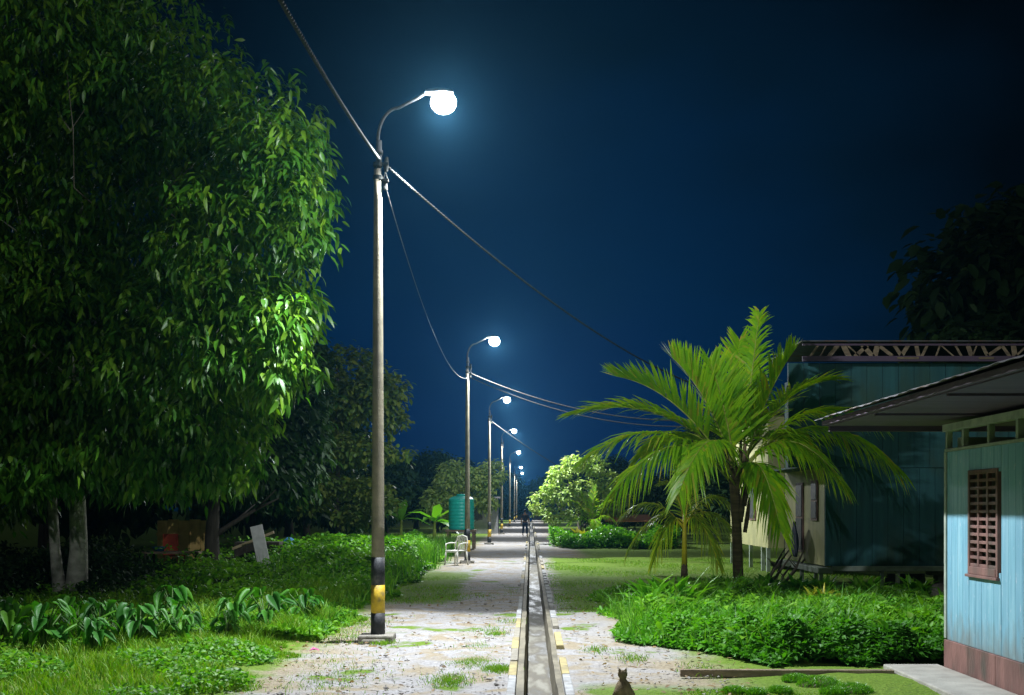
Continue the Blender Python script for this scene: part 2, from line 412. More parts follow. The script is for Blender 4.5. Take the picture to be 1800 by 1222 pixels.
# drain channel with kerbs
def build_drain():
    m = MB(); y0, y1 = -10., 170.
    ys = [y0]
    while ys[-1] < 30: ys.append(ys[-1]+.5)
    ys += [40, 60, 90, 130, y1]
    prof = [(-.125, .008), (-.06, .012), (-.045, -.10), (-.035, -.34), (.215, -.34), (.225, -.10), (.24, .012), (.295, .008)]
    rr = random.Random(2)
    rows = []
    for y in ys:
        n = len(m.v)
        for k, (x, z) in enumerate(prof): m.v.append((x+rr.uniform(-.006, .006)*(0 < k < 7), y, z))
        rows.append(n)
    for a, b in zip(rows, rows[1:]):
        for k in range(len(prof)-1): m.f.append((a+k, a+k+1, b+k+1, b+k)); m.m.append(0)
    tag(m.build('drain', M['drain']), kind='structure')
    # water in the drain
    wm, nt, b = base_mat('drain_water')
    b.inputs['Specular IOR Level'].default_value = .25
    n2 = noise(nt, 2.3, 6, stretch=(2, .5, 1)); r2 = ramp(nt, n2.outputs[0], [(.40, (.05, .045, .03)), (.52, (.13, .115, .085)), (.62, (.26, .25, .21))]); nt.links.new(r2.outputs[0], b.inputs['Base Color'])
    r3 = ramp(nt, n2.outputs[0], [(.40, (.48, .48, .48)), (.60, (.85, .85, .85))]); nt.links.new(r3.outputs[0], b.inputs['Roughness'])
    n1 = noise(nt, 9, 4, stretch=(1, .5, 1)); bp = nt.nodes.new('ShaderNodeBump'); bp.inputs['Strength'].default_value = .25; bp.inputs['Distance'].default_value = .02
    nt.links.new(n1.outputs[0], bp.inputs['Height']); nt.links.new(bp.outputs[0], b.inputs['Normal'])
    m = MB(); m.quad([(-.04, y0, -.24), (.22, y0, -.24), (.22, y1, -.24), (-.04, y1, -.24)])
    tag(m.build('water', wm), kind='structure')
    # painted kerb edges
    m = MB(); rr = random.Random(5)
    segs = [(4.0, 10.7, 0), (10.72, 11.7, 1), (11.72, 12.7, 2), (12.72, 13.8, 1), (13.82, 15.0, 2), (15.02, 16.2, 1), (16.22, 17.6, 0), (17.62, 20.4, 0)]
    y = 20.5
    while y < 150:
        segs.append((y, y+1.6, rr.choice((0, 2, 2, 1)))); y += 1.62 if y < 40 else 4
    for a, b, k in segs:
        x0 = -.20+rr.uniform(-.012, .012)
        m.box((x0, a, -.05), (-.13, b, .045+rr.uniform(-.008, .01)), k)
    segs = [(4.0, 10.7, 0), (10.72, 11.9, 1), (13.0, 14.4, 1), (15.2, 16.3, 2), (16.5, 17.6, 0)]
    y = 18.2
    while y < 27: segs.append((y, y+.55, 0)); y += .95
    while y < 150: segs.append((y, y+1.6, rr.choice((0, 2, 2, 1)))); y += 2.3
    for a, b, k in segs:
        x1 = .385+rr.uniform(-.015, .015)
        m.box((.30, a, -.05), (x1, b, .045+rr.uniform(-.008, .01)), k)
    tag(m.build('kerb', [M['kerb_white'], M['kerb_yellow'], M['kerb_bare']], bevel=.008), kind='structure')
build_drain()

# ------------------------------------------------------------------ street lamps
lens_m = bpy.data.materials.new('lamp_lens'); lens_m.use_nodes = True
_n = lens_m.node_tree; _n.nodes.clear(); _t = _n.nodes.new('ShaderNodeBsdfTransparent'); _e = _n.nodes.new('ShaderNodeEmission'); _a = _n.nodes.new('ShaderNodeAddShader'); _o = _n.nodes.new('ShaderNodeOutputMaterial')
_e.inputs[0].default_value = (.93, .97, 1, 1); _e.inputs[1].default_value = 9
_n.links.new(_t.outputs[0], _a.inputs[0]); _n.links.new(_e.outputs[0], _a.inputs[1]); _n.links.new(_a.outputs[0], _o.inputs[0])
def light_data():
    ld = bpy.data.lights.new('lamp_light', 'POINT'); ld.energy = LAMP_P; ld.color = (.90, .95, 1.0); ld.shadow_soft_size = .09
    ld.use_nodes = True; nt = ld.node_tree; L = nt.links.new
    em = nt.nodes['Emission']
    geo = nt.nodes.new('ShaderNodeNewGeometry')
    tcn = nt.nodes.new('ShaderNodeTexCoord')
    sep = nt.nodes.new('ShaderNodeSeparateXYZ'); L(geo.outputs['Incoming'], sep.inputs[0])
    def m_(op, a, b=None, c=None):
        n = nt.nodes.new('ShaderNodeMath'); n.operation = op
        for i, x in enumerate((a, b, c)):
            if x is None: continue
            if isinstance(x, (int, float)): n.inputs[i].default_value = x
            else: L(x, n.inputs[i])
        return n.outputs[0]
    def ss(x, a, b, lo, hi):
        n = nt.nodes.new('ShaderNodeMapRange'); n.interpolation_type = 'SMOOTHSTEP'
        n.inputs['From Min'].default_value = a; n.inputs['From Max'].default_value = b
        n.inputs['To Min'].default_value = lo; n.inputs['To Max'].default_value = hi
        L(x, n.inputs[0]); return n.outputs[0]
    down = m_('MULTIPLY', sep.outputs['Z'], -1.0)
    dz = m_('MAXIMUM', down, 0.05)
    sy = m_('DIVIDE', sep.outputs['Y'], dz)                        # along the row of lamps
    ty = m_('ABSOLUTE', sy)
    beam = m_('MULTIPLY', ss(sy, .54, .64, 1.0, 0.0), ss(sy, -1.7, -.7, 0.0, 1.0))   # sharp far cut-off of the LED optic
    hemi = ss(down, -.35, .25, .8, 1.0)                            # less light upwards
    wide = ss(ty, .9, 2.6, .24, .42)
    house = ss(m_('DIVIDE', sep.outputs['X'], dz), -2.6, -.7, .55, 1.0)   # weaker behind the pole
    tx = m_('MULTIPLY', m_('DIVIDE', sep.outputs['X'], dz), -1.0)
    beam = m_('MULTIPLY', beam, ss(tx, .8, 1.7, 1.0, .38))
    side = m_('DIVIDE', m_('ABSOLUTE', sep.outputs['Y']), m_('MAXIMUM', m_('ABSOLUTE', sep.outputs['X']), .02))
    collar = m_('MULTIPLY', ss(tx, .62, .95, 0.0, .985), ss(side, .12, .40, 1.0, 0.0))      # the neck of the fitting keeps light off the arm
    st = m_('MULTIPLY', m_('MULTIPLY', m_('MULTIPLY', m_('ADD', beam, wide), hemi), house), m_('SUBTRACT', 1.0, collar))
    L(st, em.inputs['Strength'])
    return ld
LD = light_data()
LAMP_OFF = Vector((.76, 0, 6.57))
def make_lamp():
    root = empty('street_lamp')
    def rad(z): return .0875-.0375*z/5.75
    b = MB(); b.box((-.22, -.20, -.06), (.20, .20, .075)); b.box((-.17, -.24, -.05), (.12, .10, .03))
    b.build('base_slab', M['slab'], root, bevel=.02)
    p = MB(); zs = [1.01+i*(5.75-1.01)/12 for i in range(13)]
    p.tube([(0, 0, z) for z in zs], [rad(z) for z in zs], 24)
    p.build('pole', M['concrete'], root, smooth=True)
    for z0, z1, k in ((.07, .335, 'black_paint'), (.335, .675, 'yellow_paint'), (.675, 1.012, 'black_paint')):
        q = MB(); q.tube([(0, 0, z0), (0, 0, (z0+z1)/2), (0, 0, z1)], [rad(z0)+.0015, rad((z0+z1)/2)+.0015, rad(z1)+.0015], 24)
        q.build('painted_band', M[k], root, smooth=True)
    a = MB(); a.tube([(.012, 0, 5.5), (.012, 0, 6.10)], .036, 12)
    a.tube([(.012, 0, 5.93), (.012, 0, 5.98)], .050, 12)
    a.build('pipe_sleeve', M['galv'], root, smooth=True)
    arm = MB(); pts = [(0, 0, 6.02)]
    for i in range(15):
        th = R(90)*(i/14); pts.append((.25-.25*math.cos(th)-.0, 0, 6.10+.40*math.sin(th)))
    pts += [(.36, 0, 6.56), (.48, 0, 6.62), (.58, 0, 6.68)]
    arm.tube(pts, .021, 10); arm.build('arm', M['galv'], root, smooth=True)
    h = MB()
    prof = []; n0 = len(h.v); rings = []
    for i in range(9):
        t = i/8; x = .58+.34*t; wd = .055*math.sin(math.pi*min(1, (.12+t*.9)))**.5+.02; ht = .045*math.sin(math.pi*(.12+.8*t))**.6+.012
        n = len(h.v); rings.append(n)
        for k in range(16):
            th = 2*math.pi*k/16; h.v.append((x, wd*math.cos(th), 6.685+ht*max(math.sin(th), -.25)))
    for a_, b_ in zip(rings, rings[1:]):
        for k in range(16): h.f.append((a_+k, a_+(k+1) % 16, b_+(k+1) % 16, b_+k)); h.m.append(0)
    h.f.append(tuple(rings[0]+k for k in range(16))); h.m.append(0); h.f.append(tuple(rings[-1]+k for k in reversed(range(16)))); h.m.append(0)
    hd = h.build('lamp_head', M['galv'], root, smooth=True)
    l = MB()
    rings = []
    for i in range(12):
        ph = R(-62+152*i/11); f = math.cos(ph); z = 6.565-.14*math.sin(ph)
        n = len(l.v); rings.append(n)
        for k in range(20):
            th = 2*math.pi*k/20; l.v.append((.80+.16*f*math.cos(th), .14*f*math.sin(th), z))
    for a_, b_ in zip(rings, rings[1:]):
        for k in range(20): l.f.append((a_+k, b_+k, b_+(k+1) % 20, a_+(k+1) % 20)); l.m.append(0)
    l.f.append(tuple(rings[0]+k for k in range(20))); l.m.append(0)
    l.build('lens', lens_m, hd, smooth=True)
    # strap clamp and insulators under the arm
    c = MB(); c.tube([(0, 0, 5.62), (0, 0, 5.67)], .062, 16); c.tube([(0, 0, 5.78), (0, 0, 5.83)], .058, 16)
    c.box((.03, -.03, 5.60), (.13, .03, 5.63)); c.box((.03, -.025, 5.80), (.13, .025, 5.83))
    c.tube([(.09, 0, 5.50), (.09, 0, 5.60)], [.03, .022], 10); c.tube([(.10, 0, 5.72), (.10, 0, 5.80)], [.022, .032], 10)
    c.tube([(.10, 0, 5.83), (.11, 0, 5.90)], [.03, .018], 10)
    c.tube([(.05, .03, 5.84), (.09, .05, 5.72), (.12, .02, 5.60), (.08, -.03, 5.52), (.06, .01, 5.63), (.10, .05, 5.78)], .007, 6)
    c.build('wire_clamp', M['wire'], root, smooth=False)
    return root
LAMPS = [(-1.86, 13.9), (-1.86, 33.7), (-1.86, 51.8), (-1.82, 72.5), (-1.80, 100), (-1.9, 136), (-1.9, 158), (-1.86, -5.5)]
lamp_labels = [
 'nearest street lamp, tall concrete pole with black and yellow bands on a broken slab',
 'second street lamp from the front, its banded pole next to the white plastic chair',
 'third street lamp from the front, its slab just past the turquoise water tank',
 'fourth street lamp from the front, pole beside the grey hut by the path',
 'fifth street lamp from the front, thin pole and small bright head over the path',
 'sixth street lamp from the front, a small lit head near the end of the row',
 'last and farthest street lamp at the end of the row',
 'street lamp behind the viewpoint that holds the near end of the thick wire']
proto_lamp = make_lamp()
for i, (x, y) in enumerate(LAMPS):
    o = proto_lamp if i == 0 else copy_tree(proto_lamp)
    o.location = (x, y, 0)
    tag(o, lamp_labels[i], 'street lamp', 'street lamps in a row along the path')
for o in [q for q in bpy.data.objects if q.get('category') == 'street lamp']:
    lo = bpy.data.objects.new('lamp_light', LD); C.objects.link(lo); lo.parent = o
    lo.location = (.80, 0, 6.48)

# ------------------------------------------------------------------ wires
def wire(a, b, sag, r, m, label, n=40, twist=0, group='wires strung from the lamp poles'):
    a = Vector(a); b = Vector(b)
    mb = MB()
    pts = [a.lerp(b, i/n)-Vector((0, 0, 4*sag*(i/n)*(1-i/n))) for i in range(n+1)]
    if twist:
        n2 = twist; d = (b-a).normalized(); s = d.cross(Vector((0, 0, 1))).normalized()
        for ph in (0, math.pi):
            q = []
            for i in range(n2+1):
                t = i/n2; p = a.lerp(b, t)-Vector((0, 0, 4*sag*t*(1-t)))
                th = t*(b-a).length*50+ph
                q.append(p+(s*math.cos(th)+Vector((0, 0, 1))*math.sin(th))*r*.5)
            mb.tube(q, r*.78, 5)
    else:
        mb.tube(pts, r, 6)
    return tag(mb.build('overhead_wire', m, smooth=True), label, 'wire', group)
wire((-1.80, -5.5, 5.84), (-1.83, 13.9, 5.86), .66, .016, M['wire'], 'thick twisted cable rising out of the top of the picture from the nearest lamp pole', twist=1500)
wire((-1.76, 13.9, 5.80), (6.0, 28.7, 4.32), .68, .013, M['wire'], 'long pale twisted cable from the nearest lamp pole down to the house behind the palm', twist=1300)
wire((-1.77, 13.9, 5.55), (-1.83, 33.7, 5.50), .72, .006, M['cable_dark'], 'thin dark slack wire between the nearest and second lamp poles')
wire((-1.77, 33.7, 5.62), (5.98, 33.9, 4.3), .52, .017, M['wire'], 'upper of two pale wires from the second lamp pole to behind the palm')
wire((-1.77, 33.7, 5.50), (6.0, 34.1, 4.16), .56, .014, M['wire'], 'lower of two pale wires from the second lamp pole to behind the palm')
wire((-1.77, 51.8, 5.60), (2.4, 55.0, 3.1), .12, .018, M['wire'], 'thin wire from the third lamp pole down into the pale floodlit tree')

# ------------------------------------------------------------------ buildings
def near_house():
    root = empty('blue_house', (4.1, 9.0, 0))
    def L(x, y, z): return (x-4.1, y-9.0, z)
    bm, nt, b = base_mat('blue_boards')
    sn = noise(nt, 5, 8, stretch=(1, 5, .25)); r1 = ramp(nt, sn.outputs[0], [(.3, (.15, .36, .48)), (.5, (.20, .44, .565)), (.7, (.29, .52, .63))])
    sp = noise(nt, 7, 6, stretch=(1, 4, 1.2)); k = ramp(nt, sp.outputs[0], [(.62, (0, 0, 0)), (.72, (1, 1, 1))])
    mx = nt.nodes.new('ShaderNodeMixRGB'); mx.inputs[2].default_value = (.42, .56, .66, 1)
    nt.links.new(k.outputs[0], mx.inputs[0]); nt.links.new(r1.outputs[0], mx.inputs[1]); gi = nt.nodes.new('ShaderNodeNewGeometry'); rv = ramp(nt, gi.outputs['Random Per Island'], [(0, (.86, .88, .90)), (1, (1.04, 1.03, 1.0))])
    mv = nt.nodes.new('ShaderNodeMixRGB'); mv.blend_type = 'MULTIPLY'; mv.inputs[0].default_value = 1; nt.links.new(mx.outputs[0], mv.inputs[1]); nt.links.new(rv.outputs[0], mv.inputs[2])
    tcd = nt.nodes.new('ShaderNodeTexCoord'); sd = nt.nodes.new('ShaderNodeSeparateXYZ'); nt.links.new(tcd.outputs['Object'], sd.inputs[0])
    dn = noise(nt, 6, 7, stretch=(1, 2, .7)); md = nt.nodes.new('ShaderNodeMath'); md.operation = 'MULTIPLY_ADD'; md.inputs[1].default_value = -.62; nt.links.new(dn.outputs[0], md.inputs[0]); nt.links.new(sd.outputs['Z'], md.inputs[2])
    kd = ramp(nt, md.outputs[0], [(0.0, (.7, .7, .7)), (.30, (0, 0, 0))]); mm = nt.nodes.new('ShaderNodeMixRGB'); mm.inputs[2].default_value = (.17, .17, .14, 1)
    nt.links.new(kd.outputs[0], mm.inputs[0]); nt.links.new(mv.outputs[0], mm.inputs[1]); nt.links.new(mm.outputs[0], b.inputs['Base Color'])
    b.inputs['Roughness'].default_value = .65
    rr = random.Random(4)
    # boards with a window opening: Y 9.9..10.66, z .99..1.95
    m = MB(); y = 11.2; wy0, wy1, wz0, wz1 = 9.98, 10.60, 1.04, 1.93
    while y > 5.0:
        w_ = .145+rr.uniform(-.01, .01); a, c = y-w_+.0025, y-.0005; dx = rr.uniform(0, .003)
        spans = [(.32, 2.16)]
        if a < wy1 and c > wy0: spans = [(.32, wz0), (wz1, 2.16)]
        for z0, z1 in spans: m.box(L(4.10-dx, a, z0), L(4.125, c, z1))
        y -= w_
    m.build('wall_boards', bm, root, bevel=.003)
    m = MB(); y = 11.21
    while y > 5.0:
        w_ = .62; m.box(L(4.075, y-w_+.006, 0), L(4.13, y, .318)); y -= w_
    m.build('plinth_boards', M['brown_paint'], root, bevel=.004)
    m = MB(); m.box(L(4.13, 5, 0), L(4.2, wy0, 2.16)); m.box(L(4.13, wy1, 0), L(4.2, 11.2, 2.16)); m.box(L(4.13, wy0, 0), L(4.2, wy1, wz0)); m.box(L(4.13, wy0, wz1), L(4.2, wy1, 2.16))
    m.box(L(4.2, 11.06, 0), L(9.0, 11.18, 2.3)); m.box(L(5.6, 9.3, 0), L(5.7, 11.06, 2.45)); 
    m.build('inner_wall', M['green_post'], root)
    # top plate, open vent strip with studs
    m = MB(); m.box(L(4.07, 5, 2.36), L(4.16, 11.24, 2.43)); m.box(L(4.085, 5, 2.163), L(4.15, 11.22, 2.19))
    y = 11.22
    while y > 5: m.box(L(4.095, y-.045, 2.192), L(4.15, y, 2.358)); y -= .42 if y > 11 else .60
    m.box(L(4.085, 11.185, .33), L(4.15, 11.235, 2.16))
    m.build('top_plate', M['green_post'], root, bevel=.003)
    # soffit + fascia + corrugated roof
    m = MB()
    m.box(L(3.14, 4.0, 2.475), L(9.0, 12.05, 2.49))
    for i in range(3): m.box(L(3.16, 10.4-i*1.8, 2.455), L(9.0, 10.44-i*1.8, 2.474))
    m.box(L(3.16, 12.0, 2.42), L(9.0, 12.06, 2.474))
    m.build('soffit', M['purple_board'], root)
    m = MB(); m.box(L(3.10, 4.0, 2.485), L(3.138, 12.1, 2.535)); m.build('fascia', M['purple_board'], root, bevel=.004)
    m = MB(); n = 170; rows = []
    for i in range(n+1):
        y = 4.0+8.18*i/n; dz = .0045*math.sin(i*2*math.pi/5)+.004*math.sin(i*.37)
        a = len(m.v); m.v += [L(3.04, y, 2.55+dz), L(5.9, y, 3.35+dz), L(8.8, y, 2.55+dz), L(8.8, y, 2.546+dz), L(5.9, y, 3.346+dz), L(3.04, y, 2.546+dz)]; rows.append(a)
    for a, c in zip(rows, rows[1:]):
        for k in range(6): m.f.append((a+k, a+(k+1) % 6, c+(k+1) % 6, c+k)); m.m.append(0)
    m.build('roof', M['roof'], root, smooth=True)
    # gable end infill
    m = MB(); m.quad([L(3.2, 11.98, 2.5), L(8.7, 11.98, 2.5), L(5.9, 11.98, 3.3)]); m.quad([L(3.2, 11.96, 2.5), L(5.9, 11.96, 3.3), L(8.7, 11.96, 2.5)])
    m.build('gable', M['purple_board'], root)
    # lattice window
    wroot = MB()
    wroot.box(L(4.085, wy0-.03, wz0-.04), L(4.14, wy0+.012, wz1+.03)); wroot.box(L(4.085, wy1-.012, wz0-.04), L(4.14, wy1+.03, wz1+.03))
    wroot.box(L(4.085, wy0+.012, wz1-.01), L(4.14, wy1-.012, wz1+.03)); wroot.box(L(4.08, wy0+.012, wz0-.04), L(4.14, wy1-.012, wz0+.03))
    wf = wroot.build('window_frame', M['brown_paint'], root, bevel=.004)
    m = MB(); rows_ = 12; h = (wz1-wz0-.04)/rows_
    for i in range(rows_):
        z = wz0+.03+i*h
        m.box(L(4.092, wy0+.014, z), L(4.13, wy1-.014, z+.028))
    for j in (1, 2): yy = wy0+(wy1-wy0)*j/3; m.box(L(4.088, yy-.02, wz0+.03), L(4.125, yy+.02, wz1-.01))
    m.build('lattice', M['brown_paint'], wf, bevel=.003)
    m = MB(); m.box(L(4.065, wy0-.05, wz0-.068), L(4.15, wy1+.05, wz0-.042)); m.build('window_sill', M['brown_paint'], wf, bevel=.004)
    tag(root, 'pale blue boarded house with brown lattice window and brown plinth, nearest on the right', 'house')
    # concrete apron (structure)
    m = MB(); m.box((3.52, 4.0, -.05), (4.07, 11.35, .055)); tag(m.build('pavement', mat('apron', (.44, .42, .37), (.30, .285, .25), 5, .85, .3, 40), bevel=.012), kind='structure')
near_house()

def teal_house():
    root = empty('teal_house', (5.7, 22, 0))
    ox, oy = 5.7, 22.0
    m = MB(); x = 0.0; rr = random.Random(9)
    while x < 9.5:
        m.box((x+.004, -rr.uniform(0, .006), .5), (x+.30, .05, 2.40)); x += .304
    x = -.72
    while x < 9.5:
        m.box((x+.004, -.03-rr.uniform(0, .006), 2.404), (x+.30, .05, 4.42)); x += .304
    m.box((-.5, .052, 2.404), (0, 3.3, 2.44))
    m.build('front_wall', M['teal_paint'], root)
    m = MB(); m.box((0, .052, .5), (.06, 3.5, 2.42)); m.build('side_wall', M['yellow_wall'], root)
    m = MB(); m.box((0, .052, 2.444), (.06, 3.5, 4.42)); m.box((0, 3.45, .5), (9.5, 3.52, 4.4)); m.build('upper_side_wall', M['teal_paint'], root)
    for y0, y1, z0, z1 in ((.55, .95, 1.42, 2.12), (1.75, 2.25, .75, 2.1)):
        f = MB(); f.box((-.03, y0-.05, z0-.05), (0, y1+.05, z1+.05)); fo = f.build('window', M['brown_paint'], root)
        g = MB(); g.box((-.045, y0, z0), (-.031, y1, (z0+z1)/2-.02)); g.box((-.045, y0, (z0+z1)/2+.02), (-.031, y1, z1)); g.build('pane', M['black_paint'], fo)
    m = MB(); m.box((-.16, -.12, .36), (.12, 3.6, .47)); m.box((.12, -.06, .40), (9.5, .06, .498)); m.build('floor_beam', M['green_post'], root, bevel=.01)
    for x, y in ((-.09, -.05), (-.09, .35), (-.09, 1.5), (1.1, .02), (1.42, .05), (3.4, .0), (5.2, .02), (7.0, .02)):
        q = MB(); q.box((x-.035, y-.035, -.02), (x+.035, y+.035, .40 if x < .3 else .40)); q.build('stilt', M['green_post'] if x < 1.2 else M['white_paint'], root, bevel=.006)
    q = MB(); q.box((2.30, .3, 0), (2.62, .6, .40)); q.box((2.15, .28, .30), (2.78, .62, .398)); q.build('pier', M['grey_wall'], root, bevel=.02)
    # breeze block screen under the floor
    q = MB()
    for i in range(5):
        for j in range(2):
            q.box((1.55+i*.15, 1.0, .02+j*.19), (1.68+i*.15, 1.12, .10+j*.19))
    q.box((1.5, 1.02, .10), (2.3, 1.10, .21)); q.build('block_screen', M['grey_wall'], root)
    # open truss band below the roof
    q = MB(); q.box((-.5, -.30, 4.42), (9.6, -.24, 4.52)); q.box((-.5, -.30, 4.72), (9.6, -.24, 4.76)); q.build('wall_plate', M['purple_board'], root)
    q = MB(); rr = random.Random(12); x = -.3
    while x < 9.3:
        l = rr.choice((-1, 1)); w_ = rr.uniform(.02, .10)
        q.box((x, -.28, 4.46), (x+w_, -.26, 4.78), rot=Matrix.Rotation(R(l*rr.uniform(8, 58)), 3, 'Y'))
        x += rr.uniform(.10, .34)
    for k in range(5):
        x = 1.3+k*1.55; q.box((x, -.318, 4.46), (x+rr.uniform(.2, .5), -.302, 4.50))
    q.build('truss_web', M['wood'], root)
    q = MB(); q.box((-.55, -.42, 4.78), (9.8, 2.6, 4.80)); q.build('roof', M['roof'], root)
    tag(root, 'large dark teal raised house with yellow side wall, behind the palm and the blue house', 'house')
teal_house()

def third_house():
    root = empty('yellow_house', (6.0, 28.7, 0))
    m = MB(); m.box((0, 0, .62), (.08, 5.4, 4.0)); m.box((.08, 0, .62), (6, .08, 4.0)); m.build('wall', M['yellow_wall'], root)
    for y in (.05, .7, 2.3, 4.0, 5.2):
        q = MB(); q.box((-.02, y, -.02), (.07, y+.09, .62)); q.build('stilt', M['green_post'], root)
    f = MB(); f.box((-.03, 1.5, 1.3), (0, 2.3, 2.3)); fo = f.build('window', M['brown_paint'], root)
    g = MB(); g.box((-.045, 1.56, 1.36), (-.031, 2.24, 2.24)); g.build('pane', M['black_paint'], fo)
    q = MB(); q.box((-.35, -.4, 4.0), (6.4, 5.8, 4.12)); q.build('roof', M['roof'], root)
    tag(root, 'pale yellow raised house half hidden behind the palm fronds', 'house')
third_house()

def grey_hut():
    root = empty('grey_hut', (-3.9, 74, 0))
    m = MB(); m.box((-.9, 0, 0), (1.75, 4, 2.3)); m.build('wall', M['grey_wall'], root)
    m = MB(); m.box((-1.2, -.5, 2.3), (2.0, 4.5, 2.4)); m.build('roof', M['roof'], root)
    m = MB(); m.box((.2, -.03, .9), (.8, 0, 1.6)); m.build('window', M['black_paint'], root)
    tag(root, 'small grey walled hut beside the far poles on the left of the path', 'hut')
grey_hut()
def stall():
    root = empty('low_shed', (4.5, 52, 0))
    for x in (-.8, .8):
        q = MB(); q.box((x-.04, -.04, -.02), (x+.04, .04, 1.02)); q.build('post', M['wood'], root)
        q = MB(); q.box((x-.04, 1.36, -.02), (x+.04, 1.44, 1.16)); q.build('post', M['wood'], root)
    q = MB(); q.quad([(-1.1, -.3, 1.02), (1.1, -.3, 1.02), (1.1, 1.7, 1.30), (-1.1, 1.7, 1.30)]); q.quad([(-1.1, -.3, 1.06), (-1.1, 1.7, 1.34), (1.1, 1.7, 1.34), (1.1, -.3, 1.06)])
    q.quad([(-1.1, -.3, 1.02), (-1.1, -.3, 1.06), (1.1, -.3, 1.06), (1.1, -.3, 1.02)])
    q.build('roof', mat('rusty_sheet', (.36, .15, .06), (.22, .09, .04), 5, .8, .3), root)
    tag(root, 'low open shed with rusty roof behind the small palm on the right', 'shed')
stall()

# ------------------------------------------------------------------ trees
def tree_branches(mb, rr, base, r0, height, spread, lean=(0, 0), n=7, mi=0):
    top = Vector(base)+Vector((lean[0], lean[1], height))
    pts = []; rad = []
    for i in range(9):
        t = i/8; p = Vector(base).lerp(top, t)+Vector((rr.uniform(-1, 1), rr.uniform(-1, 1), 0))*.06*height*.12*(0 < i)
        pts.append(p); rad.append(r0*(1-.75*t)*(1.25 if i == 0 else 1))
    mb.tube(pts, rad, 12, mi)
    ends = []
    for k in range(n):
        t = .35+.6*k/n; i = int(t*8); a = pts[i]; th = k*2.4+rr.uniform(-.4, .4)
        ln = spread*rr.uniform(.65, 1.0)*(1-.35*t)
        q = [a+Vector((math.cos(th)*ln*s, math.sin(th)*ln*s, ln*(.75*s-.15*s*s))) for s in (0, .3, .65, 1)]
        mb.tube(q, [rad[i]*.5, rad[i]*.35, rad[i]*.22, rad[i]*.08], 7, mi); ends.append(q[-1])
        for j in (1, 2):
            c = q[j]; th2 = th+rr.choice((-1, 1))*rr.uniform(.5, 1.1); l2 = ln*.5
            q2 = [c+Vector((math.cos(th2)*l2*s, math.sin(th2)*l2*s, l2*(.6*s))) for s in (0, .5, 1)]
            mb.tube(q2, [rad[i]*.22, rad[i]*.14, rad[i]*.05], 5, mi)
    return ends
def crown_points(rs, lobes, n, shell=.55):
    """points through the outer part of a union of ellipsoids"""
    L = np.array(lobes); w_ = (L[:, 3]*L[:, 4]*L[:, 5])**.66; idx = rs.choice(len(L), n, p=w_/w_.sum())
    d = nrm(rs.normal(0, 1, (n, 3))); r = shell+(1.04-shell)*rs.rand(n)**.6
    l = L[idx]; Pp = l[:, :3]+d*l[:, 3:6]*r[:, None]
    return Pp, d
def clusters(rs, Pc, dc, k, L, W, hang, shape='lance', jit=.12, bend=.35):
    n = len(Pc)
    B = np.repeat(Pc, k, 0)+rs.normal(0, jit, (n*k, 3))
    a = np.tile(np.arange(k)/k*2*np.pi, n)+np.repeat(rs.rand(n)*6.28, k)
    out = np.repeat(dc, k, 0)
    D = np.stack([np.cos(a), np.sin(a), np.zeros(n*k)], 1)*.7+out*.5+rs.normal(0, .25, (n*k, 3)); D[:, 2] -= hang
    ll = L*rs.uniform(.65, 1.25, n*k); ww = W*rs.uniform(.75, 1.2, n*k)
    v, f, r = leaf_cloud(rs, B, D, ll, ww, rs.uniform(.1, 2*bend, n*k), shape)
    # one hue drift per cluster
    cl = np.repeat(rs.rand(n), k); rr_ = np.clip(.55*cl+.45*r[:n*k], 0, 1)
    return v, f, np.concatenate([np.tile(rr_, 4), np.tile(rr_, 2)])

